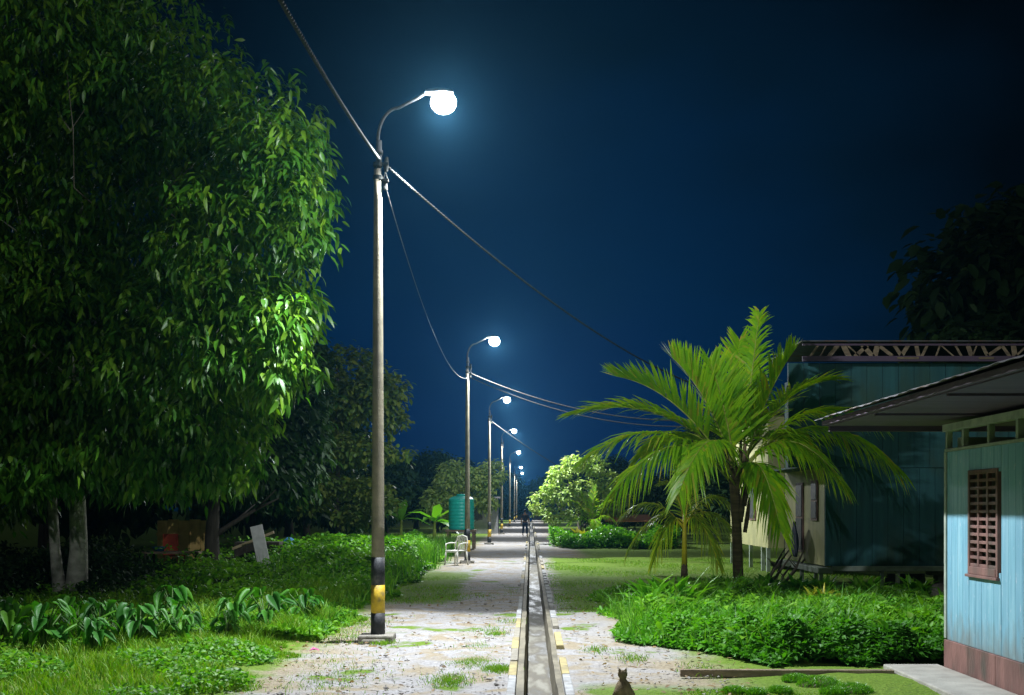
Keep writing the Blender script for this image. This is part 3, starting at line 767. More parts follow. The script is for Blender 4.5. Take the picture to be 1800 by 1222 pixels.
def big_tree():
    rs = np.random.RandomState(11); rr = random.Random(11)
    root = empty('broadleaf_tree', (-8.2, 20.4, 0)); off = np.array([-8.2, 20.4, 0])
    lob_px = [  # px, py, Y, radius m (x, y, z)
        (40, 40, 19, 2.0, 2.4, 2.2), (150, 90, 20, 1.8, 2.2, 1.9), (285, 190, 19.2, 1.4, 2.0, 1.35), (430, 260, 19.5, 1.25, 1.8, 1.35), (470, 330, 18.6, 1.0, 1.5, 1.3),
        (540, 420, 18.2, .40, .7, .5), (505, 270, 18.4, .55, .9, .6), (520, 345, 18, .5, .8, .6), (500, 560, 17.6, .45, .8, .5), (420, 470, 18, 1.15, 1.8, 1.5), (250, 400, 17.8, 1.9, 1.8, 2.0), (80, 350, 17.6, 2.0, 1.8, 2.2), (440, 600, 18, .95, 1.6, .95), (495, 640, 17.8, .45, .9, .5),
        (330, 640, 17.2, 1.4, 1.7, 1.5), (150, 620, 17.0, 1.7, 1.8, 1.7), (20, 620, 17.4, 1.5, 2.0, 1.8), (370, 755, 17.4, .85, 1.4, .9), (250, 770, 17.0, 1.1, 1.5, .8),
        (90, 765, 17.4, 1.3, 1.8, .85), (-20, 800, 18.5, 1.0, 1.8, 1.1), (-120, 500, 20, 2.6, 3.0, 4.5), (200, 300, 22.5, 3.0, 2.5, 4.0), (150, 650, 22, 2.8, 2.5, 2.2), (400, 400, 21, 1.2, 1.4, 2.0)]
    lobes = []
    for px, py, Y, rx, ry, rz in lob_px:
        d = -2.0 if px > 460 and Y < 20 else (-1.0 if px > 410 and Y < 20 else (.4 if px > 320 else (1.6 if px < 340 and Y < 19 else 0))); k = (Y+d)/Y
        p = P(px, py, Y+d); lobes.append((p.x, p.y, p.z, rx*k, min(ry, .9) if px > 460 else ry, rz*k))
    Pc, dc = crown_points(rs, lobes, 7400, .35)
    ch = [clusters(rs, Pc, dc, 9, .185, .062, .55, 'lance', .10, .35)]
    # sprays of leaves that stick out of the outline
    Pt, dt = crown_points(rs, lobes, 620, 1.0)
    ch.append(clusters(rs, Pt+dt*.12, dt, 11, .20, .065, .6, 'lance', .07, .4))
    # low hanging skirt
    n = 380; px = rs.uniform(-40, 430, n); Yd = rs.uniform(16.4, 20, n); py = rs.uniform(780, 862, n)-np.clip(px-300, 0, 200)*.12
    Ps = np.stack([(px-VX)/F*Yd, Yd, CH+(VY-py)/F*Yd], 1)
    ch.append(clusters(rs, Ps, nrm(rs.normal(0, 1, (n, 3))*[1, 1, .1]), 10, .20, .065, .9, 'lance', .10, .3))
    V, Fc, rn = merge(ch)
    np_mesh('crown', V-off, Fc, LEAF['tree'], root, rn)
    m = MB()
    for bx, r_, ln in ((0.05, .17, (.3, -.5)), (-.22, .10, (-.9, .6))):
        tree_branches(m, rr, (bx, 0, -.05), r_, 7.5, 3.2, ln, 9)
    # two bare pale twigs that show through the leaves
    m.build('trunk', M['pale_bark'], root, smooth=True)
    for (x0, y0), (x1, y1), Y in (((130, 330), (118, 130), 17.4), ((275, 350), (345, 285), 17.2)):
        m = MB()
        a = P(x0, y0, Y)-Vector(off); b = P(x1, y1, Y)-Vector(off)
        m.tube([a+Vector((.05, .8, -.1)), a, a.lerp(b, .5)+Vector((.04, 0, .03)), b], [.014, .010, .007, .004], 6)
        mid = a.lerp(b, .5); m.tube([mid, mid+Vector((.2, .05, .35))], [.007, .003], 5); m.tube([mid, mid+Vector((-.16, .05, .22))], [.007, .003], 5)
        m.build('twig', M['bark'], root, smooth=True)
    tag(root, 'huge broadleaf tree with drooping glossy leaves filling the left side, nearest tree', 'tree')
big_tree()

def gen_tree(name, loc, label, lobes, n, k, L, W, mat_, bark, trunk_r, trunk_h, spread, seed, hang=.4, shape='round', shell=.4, group=None, cat='tree', lean=(0, 0)):
    rs = np.random.RandomState(seed); rr = random.Random(seed)
    root = empty(name, loc)
    Pc, dc = crown_points(rs, lobes, n, shell)
    v, f, r = clusters(rs, Pc, dc, k, L, W, hang, shape, L*.5, .25)
    np_mesh('crown', v, f, LEAF[mat_], root, r)
    m = MB(); tree_branches(m, rr, (0, 0, -.05), trunk_r, trunk_h, spread, lean, 8); m.build('trunk', M[bark], root, smooth=True)
    return tag(root, label, cat, group)
def LB(loc, *items):
    out = []
    for px, py, Y, rx, ry, rz in items:
        p = P(px, py, Y)-Vector(loc); out.append((p.x, p.y, p.z, rx, ry, rz))
    return out
# slender tree behind the nearest pole
loc = (-6.95, 41, 0)
gen_tree('slender_tree', loc, 'slender tree with thin pale trunk and tiered branches just left of the nearest lamp pole',
    LB(loc, (600, 660, 41, 1.6, 1.5, 1.0), (640, 700, 40, 1.2, 1.2, .8), (675, 690, 40, .75, .8, .8), (690, 740, 40, .5, .6, .4), (560, 720, 41, 1.4, 1.3, 1.0),
       (620, 790, 40, 1.3, 1.3, .5), (690, 798, 40, .75, .6, .16), (560, 850, 40, 1.2, 1.2, .5), (640, 860, 40, 1.0, 1.0, .35), (680, 885, 39, .45, .5, .14), (530, 880, 40, .9, 1, .4), (620, 905, 40, .8, .9, .3)),
    1500, 7, .22, .12, 'olive', 'bark', .10, 7.2, 1.6, 21, .2)
loc = (-7.25, 26, 0)
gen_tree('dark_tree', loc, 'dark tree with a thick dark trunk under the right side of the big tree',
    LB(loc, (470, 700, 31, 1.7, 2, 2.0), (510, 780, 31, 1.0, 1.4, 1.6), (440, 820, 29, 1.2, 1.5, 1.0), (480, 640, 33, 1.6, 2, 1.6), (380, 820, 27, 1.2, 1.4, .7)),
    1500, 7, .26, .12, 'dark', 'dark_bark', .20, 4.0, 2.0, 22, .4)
loc = (2.3, 53, 0)
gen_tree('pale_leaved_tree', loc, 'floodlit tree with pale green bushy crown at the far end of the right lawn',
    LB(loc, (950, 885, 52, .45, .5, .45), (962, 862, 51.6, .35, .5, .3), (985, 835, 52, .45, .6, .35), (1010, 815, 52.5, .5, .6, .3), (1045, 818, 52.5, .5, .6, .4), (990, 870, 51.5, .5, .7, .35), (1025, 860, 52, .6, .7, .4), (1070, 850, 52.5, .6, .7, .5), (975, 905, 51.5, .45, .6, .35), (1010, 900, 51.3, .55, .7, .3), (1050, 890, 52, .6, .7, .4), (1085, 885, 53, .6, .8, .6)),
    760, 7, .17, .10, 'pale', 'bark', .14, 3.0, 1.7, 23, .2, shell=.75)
# plants behind the water tank
loc = (-3.4, 60, 0)
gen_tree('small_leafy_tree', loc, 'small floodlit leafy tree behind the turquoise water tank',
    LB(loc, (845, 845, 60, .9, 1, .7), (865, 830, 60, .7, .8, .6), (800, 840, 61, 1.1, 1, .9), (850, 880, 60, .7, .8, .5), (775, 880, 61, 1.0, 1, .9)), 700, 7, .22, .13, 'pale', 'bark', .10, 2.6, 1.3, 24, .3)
# background trees as copies of three kinds
kinds = []
for s, (h, wdt) in enumerate(((7.5, 3.2), (9.5, 3.8), (6.0, 3.6))):
    rr = random.Random(40+s)
    lobes = [(rr.uniform(-.5, .5)*wdt, rr.uniform(-.5, .5)*wdt, h*rr.uniform(.3, .85), wdt*rr.uniform(.35, .6), wdt*rr.uniform(.35, .6), h*rr.uniform(.12, .22)) for _ in range(9)]
    kinds.append((gen_tree('dense_tree', (0, 0, 0), 'x', lobes, 1500, 6, .42, .22, 'dark', 'dark_bark', .22, h*.6, wdt*.5, 40+s, .3, 'round', .3)))
bgtrees = [(-13.5, 34, 0, 1.0), (-16.5, 39, 1, 1.0), (-10.8, 44, 2, 1.1), (-20, 47, 1, 1.2), (-8.6, 49, 0, .62), (-11, 56, 1, .9), (-7.6, 60, 2, .75), (-14, 66, 0, 1.2), (-6.4, 78, 0, .7), (-9, 90, 2, 1), (-5.6, 112, 2, .8),
    (16.5, 40, 1, .95), (29.5, 64, 0, 2.6), (13.0, 44, 2, 1.0), (37, 68, 1, 2.4), (10.5, 54, 0, .75), (8.4, 64, 2, .7), (5.4, 70, 2, .6), (12, 78, 1, .9), (4.6, 96, 0, .62), (7.5, 110, 1, .8), (3.2, 190, 1, .9), (-4.4, 196, 0, 1.0), (0.3, 215, 2, 1.1), (9, 200, 1, 1.2), (-12, 190, 1, 1.2)]
bl = ['dark dense tree in the left background, {}', 'dark dense background tree, {}', 'dark tree far off at the end of the path, {}']
words = ['directly behind the big tree crown', 'left of the big tree trunk', 'behind the slender tree', 'leftmost and tallest behind the big tree', 'just left of the thin tiered tree', 'beyond the thin tiered tree', 'left of the water tank', 'far behind the dark trunk',
 'behind the water tank', 'beyond the grey hut', 'last on the left of the lamp row', 'left of the tall black one above the blue roof', 'tallest silhouette above the blue house roof', 'lowest one above the teal house roof', 'rightmost at the picture edge',
 'behind the yellow house', 'behind the palm crown', 'behind the pale floodlit tree', 'behind the yellow house and taller', 'small one right of the lamp row', 'right of the last lamps', 'right of the vanishing path', 'left of the vanishing path', 'in line with the path', 'second right of the path end', 'second left of the path end']
used = [False]*3
for (x, y, k, s), wd in zip(bgtrees, words):
    o = kinds[k] if not used[k] else copy_tree(kinds[k]); used[k] = True
    o.location = (x, y, 0); o.scale = (s, s, s); o.rotation_euler = (0, 0, (x*7.3+y) % 6.28)
    tag(o, bl[2 if y > 180 else (0 if x < 0 else 1)].format(wd), 'tree', 'dark background trees')

# ------------------------------------------------------------------ palms
def frond(rs, base, tip, arch, Lmax, npair=46, droop=.45, matn='palm', stem='palm_stem', parent=None, clump=.0, upf=.15, width=.042, open_=.8, r0=.022, t0=.14):
    base = Vector(base); tip = Vector(tip); ctrl = base.lerp(tip, .45)+Vector((0, 0, arch))
    def pt(t): return (1-t)**2*base+2*t*(1-t)*ctrl+t*t*tip
    mb = MB(); N = 14
    mb.tube([pt(i/N) for i in range(N+1)], [r0*(1-.85*i/N) for i in range(N+1)], 6)
    V = [tuple(v) for v in mb.v]; quads = []; tris = []; rnq = []
    # leaflets
    chunksV = []; n0 = 0; faces = []; rl = []
    for i in range(npair):
        t = t0+(1-t0)*(i/(npair-1)); p = pt(t); T = (pt(min(1, t+.02))-pt(max(0, t-.02))).normalized()
        S = T.cross(Vector((0, 0, 1)))
        if S.length < .15: S = T.cross(Vector((0, 1, .2)))
        S.normalize(); U = S.cross(T).normalized()
        Lf = Lmax*(math.sin(math.pi*(.24+.62*t))**.8)*(1.0-.15*t)
        for sd in (-1, 1):
            l = Lf*rs.uniform(.82, 1.12); fw = .55+.6*t
            d = (T*fw+S*sd*open_*(1.12-.45*t)+U*(upf+rs.normal(0, .10))+Vector(rs.normal(0, .06, 3))).normalized()
            g = droop*rs.uniform(.6, 1.4)
            wv = d.cross(U).normalized() if d.cross(U).length > .1 else T
            wv = (wv+U*.35*sd).normalized()
            ring = []
            for s, ws in ((0, .5), (.3, 1.), (.7, .75), (1, .06)):
                c = p+d*l*s-Vector((0, 0, 1))*g*l*s*s
                hw = width*.5*ws
                ring.append((c-wv*hw, c+Vector((0, 0, -hw*.35)), c+wv*hw))
            for tri in ring: chunksV += [tuple(q) for q in tri]
            for j in range(3):
                a = n0+j*3
                faces += [(a, a+1, a+4, a+3), (a+1, a+2, a+5, a+4)]
                r_ = rs.rand(); rl += [r_, r_]
            n0 += 12
    o = np_mesh('frond', np.array(chunksV), [np.array(faces)], LEAF[matn], parent, rl, smooth=True)
    st = mb.build('midrib', M[stem], o, smooth=True)
    return o
def palm_main():
    rs = np.random.RandomState(5)
    B = P(1300, 1062, 19.4); root = empty('coconut_palm', (B.x, B.y, 0)); o0 = Vector((B.x, B.y, 0))
    def W(px, py, Y): return P(px, py, Y)-o0
    m = MB(); zs = [0, .15, .5, .9, 1.3, 1.7, 2.1, 2.3]
    m.tube([(.0-.012*i, 0, z-.04) for i, z in enumerate(zs)], [.135, .105, .092, .088, .084, .08, .075, .05], 18)
    m.build('trunk', M['palm_trunk'], root, smooth=True)
    m = MB()       # fibrous leaf bases
    rr = random.Random(3)
    for k in range(12):
        th = k*2.4; z = 1.2+k*.09
        m.tube([(.09*math.cos(th), .09*math.sin(th), z), (.13*math.cos(th), .13*math.sin(th), z+.25), (.17*math.cos(th), .17*math.sin(th), z+.6)], [.035, .04, .02], 7)
    m.build('leaf_bases', M['palm_trunk'], root, smooth=True)
    F_ = [ # tip px, py, dY, arch, leaflet, droop, lift
        (1335, 552, .5, .30, .80, .45, .2), (1300, 600, .9, .35, .85, .10, .4), (1250, 640, -.6, .45, .85, .02, .45), (1185, 632, -.3, .60, .90, .02, .45), (1085, 662, -.2, .75, .92, .06, .45),
        (1008, 728, .1, 1.05, .90, .28, .30), (1035, 800, -.7, 1.30, .88, .55, .15), (1085, 856, -1.2, 1.35, .80, .75, .1),
        (1395, 618, -.3, .55, .82, .10, .45), (1462, 668, .6, .90, .85, .25, .3), (1535, 742, -.3, 1.2, .88, .45, .2), (1580, 826, .3, 1.55, .88, .65, .1),
        (1478, 845, -1.1, 1.45, .80, .65, .1), (1372, 930, -1.0, 1.35, .66, .75, .1), (1420, 790, 1.9, 1.2, .82, .5, .15), (1130, 800, 1.8, 1.2, .82, .5, .15), (1195, 862, -1.6, 1.4, .7, .7, .1)]
    for i, (px, py, dy, arch, Lm, dr, up) in enumerate(F_):
        th = i*2.4; b = Vector((.06*math.cos(th)-.05, .06*math.sin(th), 1.95+.05*(i % 6)))
        frond(rs, b, W(px, py, 19.4+dy), arch, Lm, 62, dr, 'palm', 'palm_stem', root, upf=up, width=.050, open_=1.0, t0=.24)
    tag(root, 'young coconut palm with a wide crown of bright arching fronds in the right flower bed', 'palm')
palm_main()
def small_palm(name, px, base_y, Y, tips, Lm, label, seed, stem_top, stemm='yellow_stem', matn='palm_b', tr=.07, npair=34):
    rs = np.random.RandomState(seed); bx = (px-VX)/F*Y; root = empty(name, (bx, Y, 0)); o0 = Vector((bx, Y, 0))
    zt = CH+(VY-stem_top)/F*Y
    m = MB(); m.tube([(0, 0, -.04), (0, 0, zt*.22)], [tr*1.25, tr], 12); m.build('trunk', M['palm_trunk'], root, smooth=True)
    m = MB()
    for k in range(5):
        th = k*1.25; m.tube([(tr*.5*math.cos(th), tr*.5*math.sin(th), zt*.2), (tr*.4*math.cos(th), tr*.4*math.sin(th), zt*.6), (tr*.3*math.cos(th), tr*.3*math.sin(th), zt)], [tr*.55, tr*.4, tr*.25], 8)
    m.build('stem', M[stemm], root, smooth=True)
    for i, (tx, ty, dy, arch, dr) in enumerate(tips):
        frond(rs, (0, 0, zt*(.75+.05*(i % 4))), P(tx, ty, Y+dy)-o0, arch, Lm, npair, dr, matn, stemm, root, width=.045, r0=.018)
    return tag(root, label, 'palm')
small_palm('young_palm', 1203, 1012, 26.5, [(1095, 905, 0, .9, .7), (1105, 965, .2, 1.0, .8), (1150, 985, .6, .9, .8), (1170, 850, .2, .5, .4), (1220, 830, .5, .4, .3), (1280, 885, .2, .8, .6), (1300, 960, .3, 1.0, .8), (1262, 990, .7, .9, .8)],
    .62, 'small palm with a bright yellow stem standing left of and behind the coconut palm', 31, 905)
small_palm('dwarf_palm', 1040, 957, 51, [(1005, 880, 0, .6, .5), (1020, 865, .3, .3, .3), (1045, 855, .2, .2, .2), (1075, 880, .3, .6, .5), (1080, 915, -.4, .7, .7), (1000, 920, -.4, .7, .7), (1050, 930, -1, .6, .7)],
    .5, 'short palm below the pale floodlit tree beyond the right lawn', 32, 915, 'palm_stem', 'palm', .09, 24)

# banana plants near the tank
def banana(loc, leaves, label, seed):
    rs = np.random.RandomState(seed); root = empty('banana_plant', loc)
    m = MB(); m.tube([(0, 0, -.04), (0, 0, .6), (.02, 0, 1.1)], [.09, .07, .04], 10); m.build('stem', M['palm_stem'], root, smooth=True)
    B = np.tile([[0, 0, 1.05]], (len(leaves), 1)).astype(float); D = np.array([l[:3] for l in leaves], float)
    v, f, r = leaf_cloud(rs, B, D, np.array([l[3] for l in leaves]), np.array([l[4] for l in leaves]), np.array([l[5] for l in leaves]), 'round', roll=.2)
    np_mesh('leaves', v, f, LEAF['bright'], root, r)
    tag(root, label, 'banana plant')
banana((-4.0, 47.5, 0), [(.9, -.3, 1.1, 1.5, .42, .5), (-.8, 0, 1, 1.3, .4, .6), (.3, -.6, 1.3, 1.4, .4, .5), (1, .3, .5, 1.3, .42, .9), (-.3, -.8, .8, 1.2, .38, .8), (.75, -.5, .25, 1.2, .4, .7)], 'banana plant with broad bright leaves right of the water tank', 1)
banana((-5.9, 52, 0), [(.9, 0, 1.1, 1.5, .42, .5), (-.8, 0, 1, 1.3, .4, .6), (.2, -.6, 1.3, 1.6, .4, .4), (1, .3, .7, 1.3, .42, .8), (-.5, -.6, .9, 1.2, .38, .7)], 'banana plant with dim leaves left of the water tank', 2)

# ------------------------------------------------------------------ ground plants
def scatter_rect(rs, n, f):
    """rejection-free sampling through a function returning x,y,z arrays"""
    return f(n)
rs = np.random.RandomState(77)
# left verge grass: x from -2.55 outwards
def left_edge(y): return -2.62+.16*np.sin(y*1.3)+.12*np.sin(y*3.1+1)+.07*np.sin(y*7.7)
n = 62000; y = 8.6+rs.rand(n)**1.25*16; x = left_edge(y)-np.abs(rs.normal(0, 1, n))**1.2*2.2
k = x > -0.50*y-.6; x, y = x[k], y[k]; y2 = 12+rs.rand(26000)*13; x2 = left_edge(y2)-rs.rand(26000)**1.3*1.9; x = np.concatenate([x, x2]); y = np.concatenate([y, y2]); n = len(x)
edge = np.clip((left_edge(y)-x)/.5, .25, 1)*(1+.9*np.clip((y-12.5)/3, 0, 1))
H = rs.uniform(.04, .15, n)*edge*(1+.45*np.sin(x*3.1+y)*np.sin(y*2.3-x)+.35*np.sin(x*7+y*5))
v1 = blades(rs, np.stack([x, y, np.full(n, -.01)], 1), H, rs.uniform(.006, .013, n), rs.uniform(.2, .8, n))
# sparse tufts creeping on to the path and the dirt
tx = []; ty = []
for cx, cy, r_, q in ((-.60, 11.85, .13, 1500), (-.33, 11.35, .08, 1500), (-.75, 10.6, .13, 700), (-.6, 14.9, .2, 500), (-.62, 13.1, .16, 300), (-1.75, 13.6, .08, 350), (-2.2, 11.2, .5, 700), (-1.9, 10.6, .35, 350), (-.42, 14.6, .08, 260), (1.1, 12.2, .12, 260), (.75, 12.9, .10, 260), (1.7, 11.3, .14, 300), (-.3, 16.2, .15, 150), (-2.3, 14.4, .3, 800), (-2.35, 16, .3, 800),
                     (-1.9, 23, .5, 1500), (-1.5, 21, .35, 900), (-.9, 21.5, .3, 500), (-.5, 22, .3, 400), (-2.1, 26, .4, 800), (-2.2, 20, .4, 1000)):
    tx.append(cx+rs.normal(0, r_, q)*.8); ty.append(cy+rs.normal(0, r_, q)*1.5)
tx = np.concatenate(tx); ty = np.concatenate(ty); n = len(tx)
v2 = blades(rs, np.stack([tx, ty, np.full(n, -.01)], 1), rs.uniform(.015, .06, n), rs.uniform(.004, .009, n), rs.uniform(.3, 1.1, n))
V, Fc, rn = merge([v1, v2]); tag(np_mesh('grass', V, Fc, LEAF['grass'], None, rn), 'bright green grass along the left edge of the path', 'grass', kind='stuff')
# right lawn, short
n = 52000; y = 17.6+rs.rand(n)**1.3*19; x = .42+rs.rand(n)*(np.minimum(8, .3*y+1)); z = np.full(n, -.01)
v3 = blades(rs, np.stack([x, y, z], 1), rs.uniform(.015, .045, n)*(1+.5*np.sin(x*1.7+y)), rs.uniform(.006, .014, n), rs.uniform(.3, 1.2, n))
n = 16000; y = 8.6+rs.rand(n)*1.5; x = .42+rs.rand(n)**.8*3.1; k = y < 10.15+.22*np.sin(x*4)+.12*np.sin(x*9); x, y = x[k], y[k]; n = len(x)
v4 = blades(rs, np.stack([x, y, np.full(n, -.01)], 1), rs.uniform(.012, .035, n), rs.uniform(.004, .009, n), rs.uniform(.3, 1.2, n))
V, Fc, rn = merge([v3, v4]); tag(np_mesh('grass', V, Fc, LEAF['grass'], None, rn), 'short lawn grass right of the drain', 'grass', kind='stuff')
# mossy grass clumps front right
for i, (px, py, r_) in enumerate(((1290, 1216, .10), (1330, 1219, .09), (1372, 1216, .10), (1400, 1196, .13), (1440, 1205, .20), (1500, 1216, .17), (1465, 1219, .12))):
    Yc = F*CH/(py-VY)-.05; cx = (px-VX)/F*Yc; n = 1600
    a = rs.rand(n)*6.28; q = np.sqrt(rs.rand(n))*r_
    bx = np.cos(a)*q; by = np.sin(a)*q; bz = r_*.45*np.sqrt(np.clip(1-(q/r_)**2, 0, 1))
    v = blades(rs, np.stack([bx, by, bz*.8-.01], 1), rs.uniform(.02, .05, n), rs.uniform(.004, .009, n), rs.uniform(.4, 1.3, n))
    o = np_mesh('grass_clump', v[0], v[1], LEAF['bright'], None, v[2], loc=(cx, Yc, 0))
    m = MB(); m.lathe([(r_*.98, -.02), (r_*.85, r_*.16), (r_*.5, r_*.33), (.01, r_*.38)], seg=16); m.build('soil_mound', M['dirt_mound'], o, smooth=True)
    tag(o, ['low bright grass clump, leftmost of the clumps in front of the plank', 'small bright grass clump, second from the left of the clumps in front of the plank', 'bright grass clump, third from the left of the clumps in front of the plank', 'bright grass clump nearest the plank, upper left of the largest clump',
            'largest bright grass clump in front of the plank', 'bright grass clump at the right end nearest the concrete pavement', 'bright grass clump between the largest and the rightmost at the bottom edge'][i], 'grass clump', 'bright grass clumps in front of the plank')

# weedy ground cover in the right bed
def bed_height(x, y):
    return np.clip(.34-.028*(y-11.5), .09, .4)+.09*np.sin(x*2.3+1)*np.sin(y*1.1)+.20*np.exp(-((x-3.5)**2+(y-18.7)**2)/.8)+.06*np.sin(x*6+y*3)+.05*np.sin(x*11-y*5)
def in_bed(x, y):
    left = 1.18+.14*np.sin(y*2.1)+np.clip(13.4-y, 0, 5)*.75
    return (x > left) & (x < np.where(y < 11.6, 3.45, 7)) & (y > 11.55+.12*np.sin(x*5))
n = 120000; y = 11.4+rs.rand(n)**1.4*10.0; x = 1.0+rs.rand(n)*(3.4+(y-11.4)*.42)
k = in_bed(x, y); x, y = x[k], y[k]; n = len(x)
edge = np.clip((x-1.15-np.clip(13.4-y, 0, 5)*.75)/.5, .25, 1)*np.clip((y-11.4)/.5, .3, 1)
h = bed_height(x, y)*edge; z = h*(1-.65*rs.rand(n)**2)
D = rs.normal(0, 1, (n, 3)); D[:, 2] = np.abs(D[:, 2])*.5+.1
small = rs.rand(n) < .75
vb = leaf_cloud(rs, np.stack([x, y, z], 1), D, np.where(small, rs.uniform(.04, .075, n), rs.uniform(.08, .13, n)), np.where(small, rs.uniform(.03, .045, n), rs.uniform(.03, .05, n)), rs.uniform(0, .7, n), 'round')
yy_ = np.tile(y, len(vb[2])//len(y)); vb = (vb[0], vb[1], np.clip(patch(vb[2], x, y)*np.clip(.22+.11*(yy_-11.5), .2, 1), 0, 1))  # leaf colour darkened towards the front of the bed, standing in for shade
n = 9000; y = 12+rs.rand(n)*8; x = 1.2+rs.rand(n)*(3+(y-12)*.4); k = in_bed(x, y); x, y = x[k], y[k]; n = len(x)
vb2 = blades(rs, np.stack([x, y, np.zeros(n)], 1), bed_height(x, y)*rs.uniform(.8, 1.9, n), rs.uniform(.008, .018, n), rs.uniform(.2, .9, n))
nb_ = 2600; yb = 12+rs.rand(nb_)*8.5; xb = 1.3+rs.rand(nb_)*(3+(yb-12)*.4); kb = in_bed(xb, yb)&(np.sin(xb*2.2+yb*1.4)>.1); xb, yb = xb[kb], yb[kb]; nb_ = len(xb)
Db = rs.normal(0, 1, (nb_, 3)); Db[:, 2] = np.abs(Db[:, 2])*.8+.3
vb4 = leaf_cloud(rs, np.stack([xb, yb, bed_height(xb, yb)*rs.uniform(.6, 1.15, nb_)], 1), Db, rs.uniform(.12, .24, nb_), rs.uniform(.035, .075, nb_), rs.uniform(.2, .9, nb_), 'lance')
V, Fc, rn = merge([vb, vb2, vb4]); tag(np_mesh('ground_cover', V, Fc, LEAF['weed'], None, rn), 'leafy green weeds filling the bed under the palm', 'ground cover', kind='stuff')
# weeds and hedge on the left
n = 90000; y = 14+rs.rand(n)**1.1*29; off = np.abs(rs.normal(0, 1, n))*np.where(y < 22, 2.3, 2.0); x = left_edge(y)-.05-off
x = np.where(y > 30, x-.25, x)
hh = (.12+.56*np.clip((y-17)/9, 0, 1))*np.clip(off/.55, .25, 1)*(.8+.25*np.sin(x*1.9+y*.9)+.15*np.sin(x*4.3-y*1.7))*np.clip((44-y)/6, .35, 1)
z = hh*(1-.7*rs.rand(n)**2); D = rs.normal(0, 1, (n, 3)); D[:, 2] = np.abs(D[:, 2])*.5+.1; s = 1+np.clip((y-18)/20, 0, 1)*.8
vb = leaf_cloud(rs, np.stack([x, y, z], 1), D, rs.uniform(.05, .12, n)*s, rs.uniform(.035, .06, n)*s, rs.uniform(0, .7, n), 'round')
vb = (vb[0], vb[1], patch(vb[2], x, y))
n = 34000; y = 15+rs.rand(n)*22; x = -4.2-rs.rand(n)*(.25*y+1.5); z = rs.rand(n)*(.22+.05*np.clip((y-18)/10, 0, 1))*(.8+.4*np.sin(x+y))
D = rs.normal(0, 1, (n, 3)); D[:, 2] = np.abs(D[:, 2])*.5+.1
n2 = 26000; yf = 9+rs.rand(n2)*9; xf = left_edge(yf)-.1-np.abs(rs.normal(0, 1, n2))*2.4; cl = np.sin(xf*2.7+yf*.9)+np.sin(xf*1.3-yf*2.1)+.8*np.sin(xf*5+yf*4); kk = cl > -.2; xf, yf, cl = xf[kk], yf[kk], cl[kk]; n2 = len(xf)
Df = rs.normal(0, 1, (n2, 3)); Df[:, 2] = np.abs(Df[:, 2])*.6+.1
vbf = leaf_cloud(rs, np.stack([xf, yf, rs.rand(n2)**.7*(.07+.05*cl)], 1), Df, rs.uniform(.03, .09, n2), rs.uniform(.02, .045, n2), rs.uniform(0, .7, n2), 'round')
n3 = 5000; ys3 = 14+rs.rand(n3)*28; xs3 = left_edge(ys3)-.05-np.abs(rs.normal(0, 1, n3))*1.6; cl3 = np.sin(xs3*2.1+ys3*1.3)+np.sin(ys3*2.9)
vbs = blades(rs, np.stack([xs3, ys3, np.zeros(n3)], 1), (.20+.45*np.clip((ys3-17)/9, 0, 1))*(1+.18*cl3)*rs.uniform(.8, 1.25, n3), rs.uniform(.012, .03, n3), rs.uniform(.15, .7, n3))
vb3 = leaf_cloud(rs, np.stack([x, y, z], 1), D, rs.uniform(.08, .16, n), rs.uniform(.05, .09, n), rs.uniform(0, .7, n), 'round')
V, Fc, rn = merge([vb, vb3, vbf, vbs]); tag(np_mesh('ground_cover', V, Fc, LEAF['weed'], None, rn), 'dense leafy weeds and low hedge left of the path', 'ground cover', kind='stuff')
# low hedge across the far right
n = 26000; y = 46+rs.rand(n)*9; x = .9+rs.rand(n)*5.2; k = x > .9+.25*np.sin(y*2)+np.clip(47.5-y, 0, 2)*.6; x, y = x[k], y[k]; n = len(x)
z = rs.rand(n)**.6*(.55+.2*np.sin(x*2.3)+.12*np.sin(y*3+x)); D = rs.normal(0, 1, (n, 3)); D[:, 2] = np.abs(D[:, 2])
V, Fc, rn = leaf_cloud(rs, np.stack([x, y, z], 1), D, rs.uniform(.12, .22, n), rs.uniform(.07, .12, n), rs.uniform(0, .6, n), 'round')
tag(np_mesh('ground_cover', V, Fc, LEAF['bright'], None, rn), 'low leafy hedge beyond the right lawn', 'ground cover', kind='stuff')
# dark undergrowth below the big tree
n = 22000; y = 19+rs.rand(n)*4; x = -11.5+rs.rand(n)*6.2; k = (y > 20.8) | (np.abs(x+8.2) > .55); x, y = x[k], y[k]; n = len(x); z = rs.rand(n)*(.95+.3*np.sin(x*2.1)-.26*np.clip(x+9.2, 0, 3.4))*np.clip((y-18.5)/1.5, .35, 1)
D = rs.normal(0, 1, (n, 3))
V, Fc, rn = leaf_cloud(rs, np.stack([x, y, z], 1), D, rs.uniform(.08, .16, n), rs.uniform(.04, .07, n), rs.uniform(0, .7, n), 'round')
tag(np_mesh('undergrowth', V, Fc, LEAF['dark'], None, rn), 'dark shrubs in the shade below the big tree', 'undergrowth', kind='stuff')

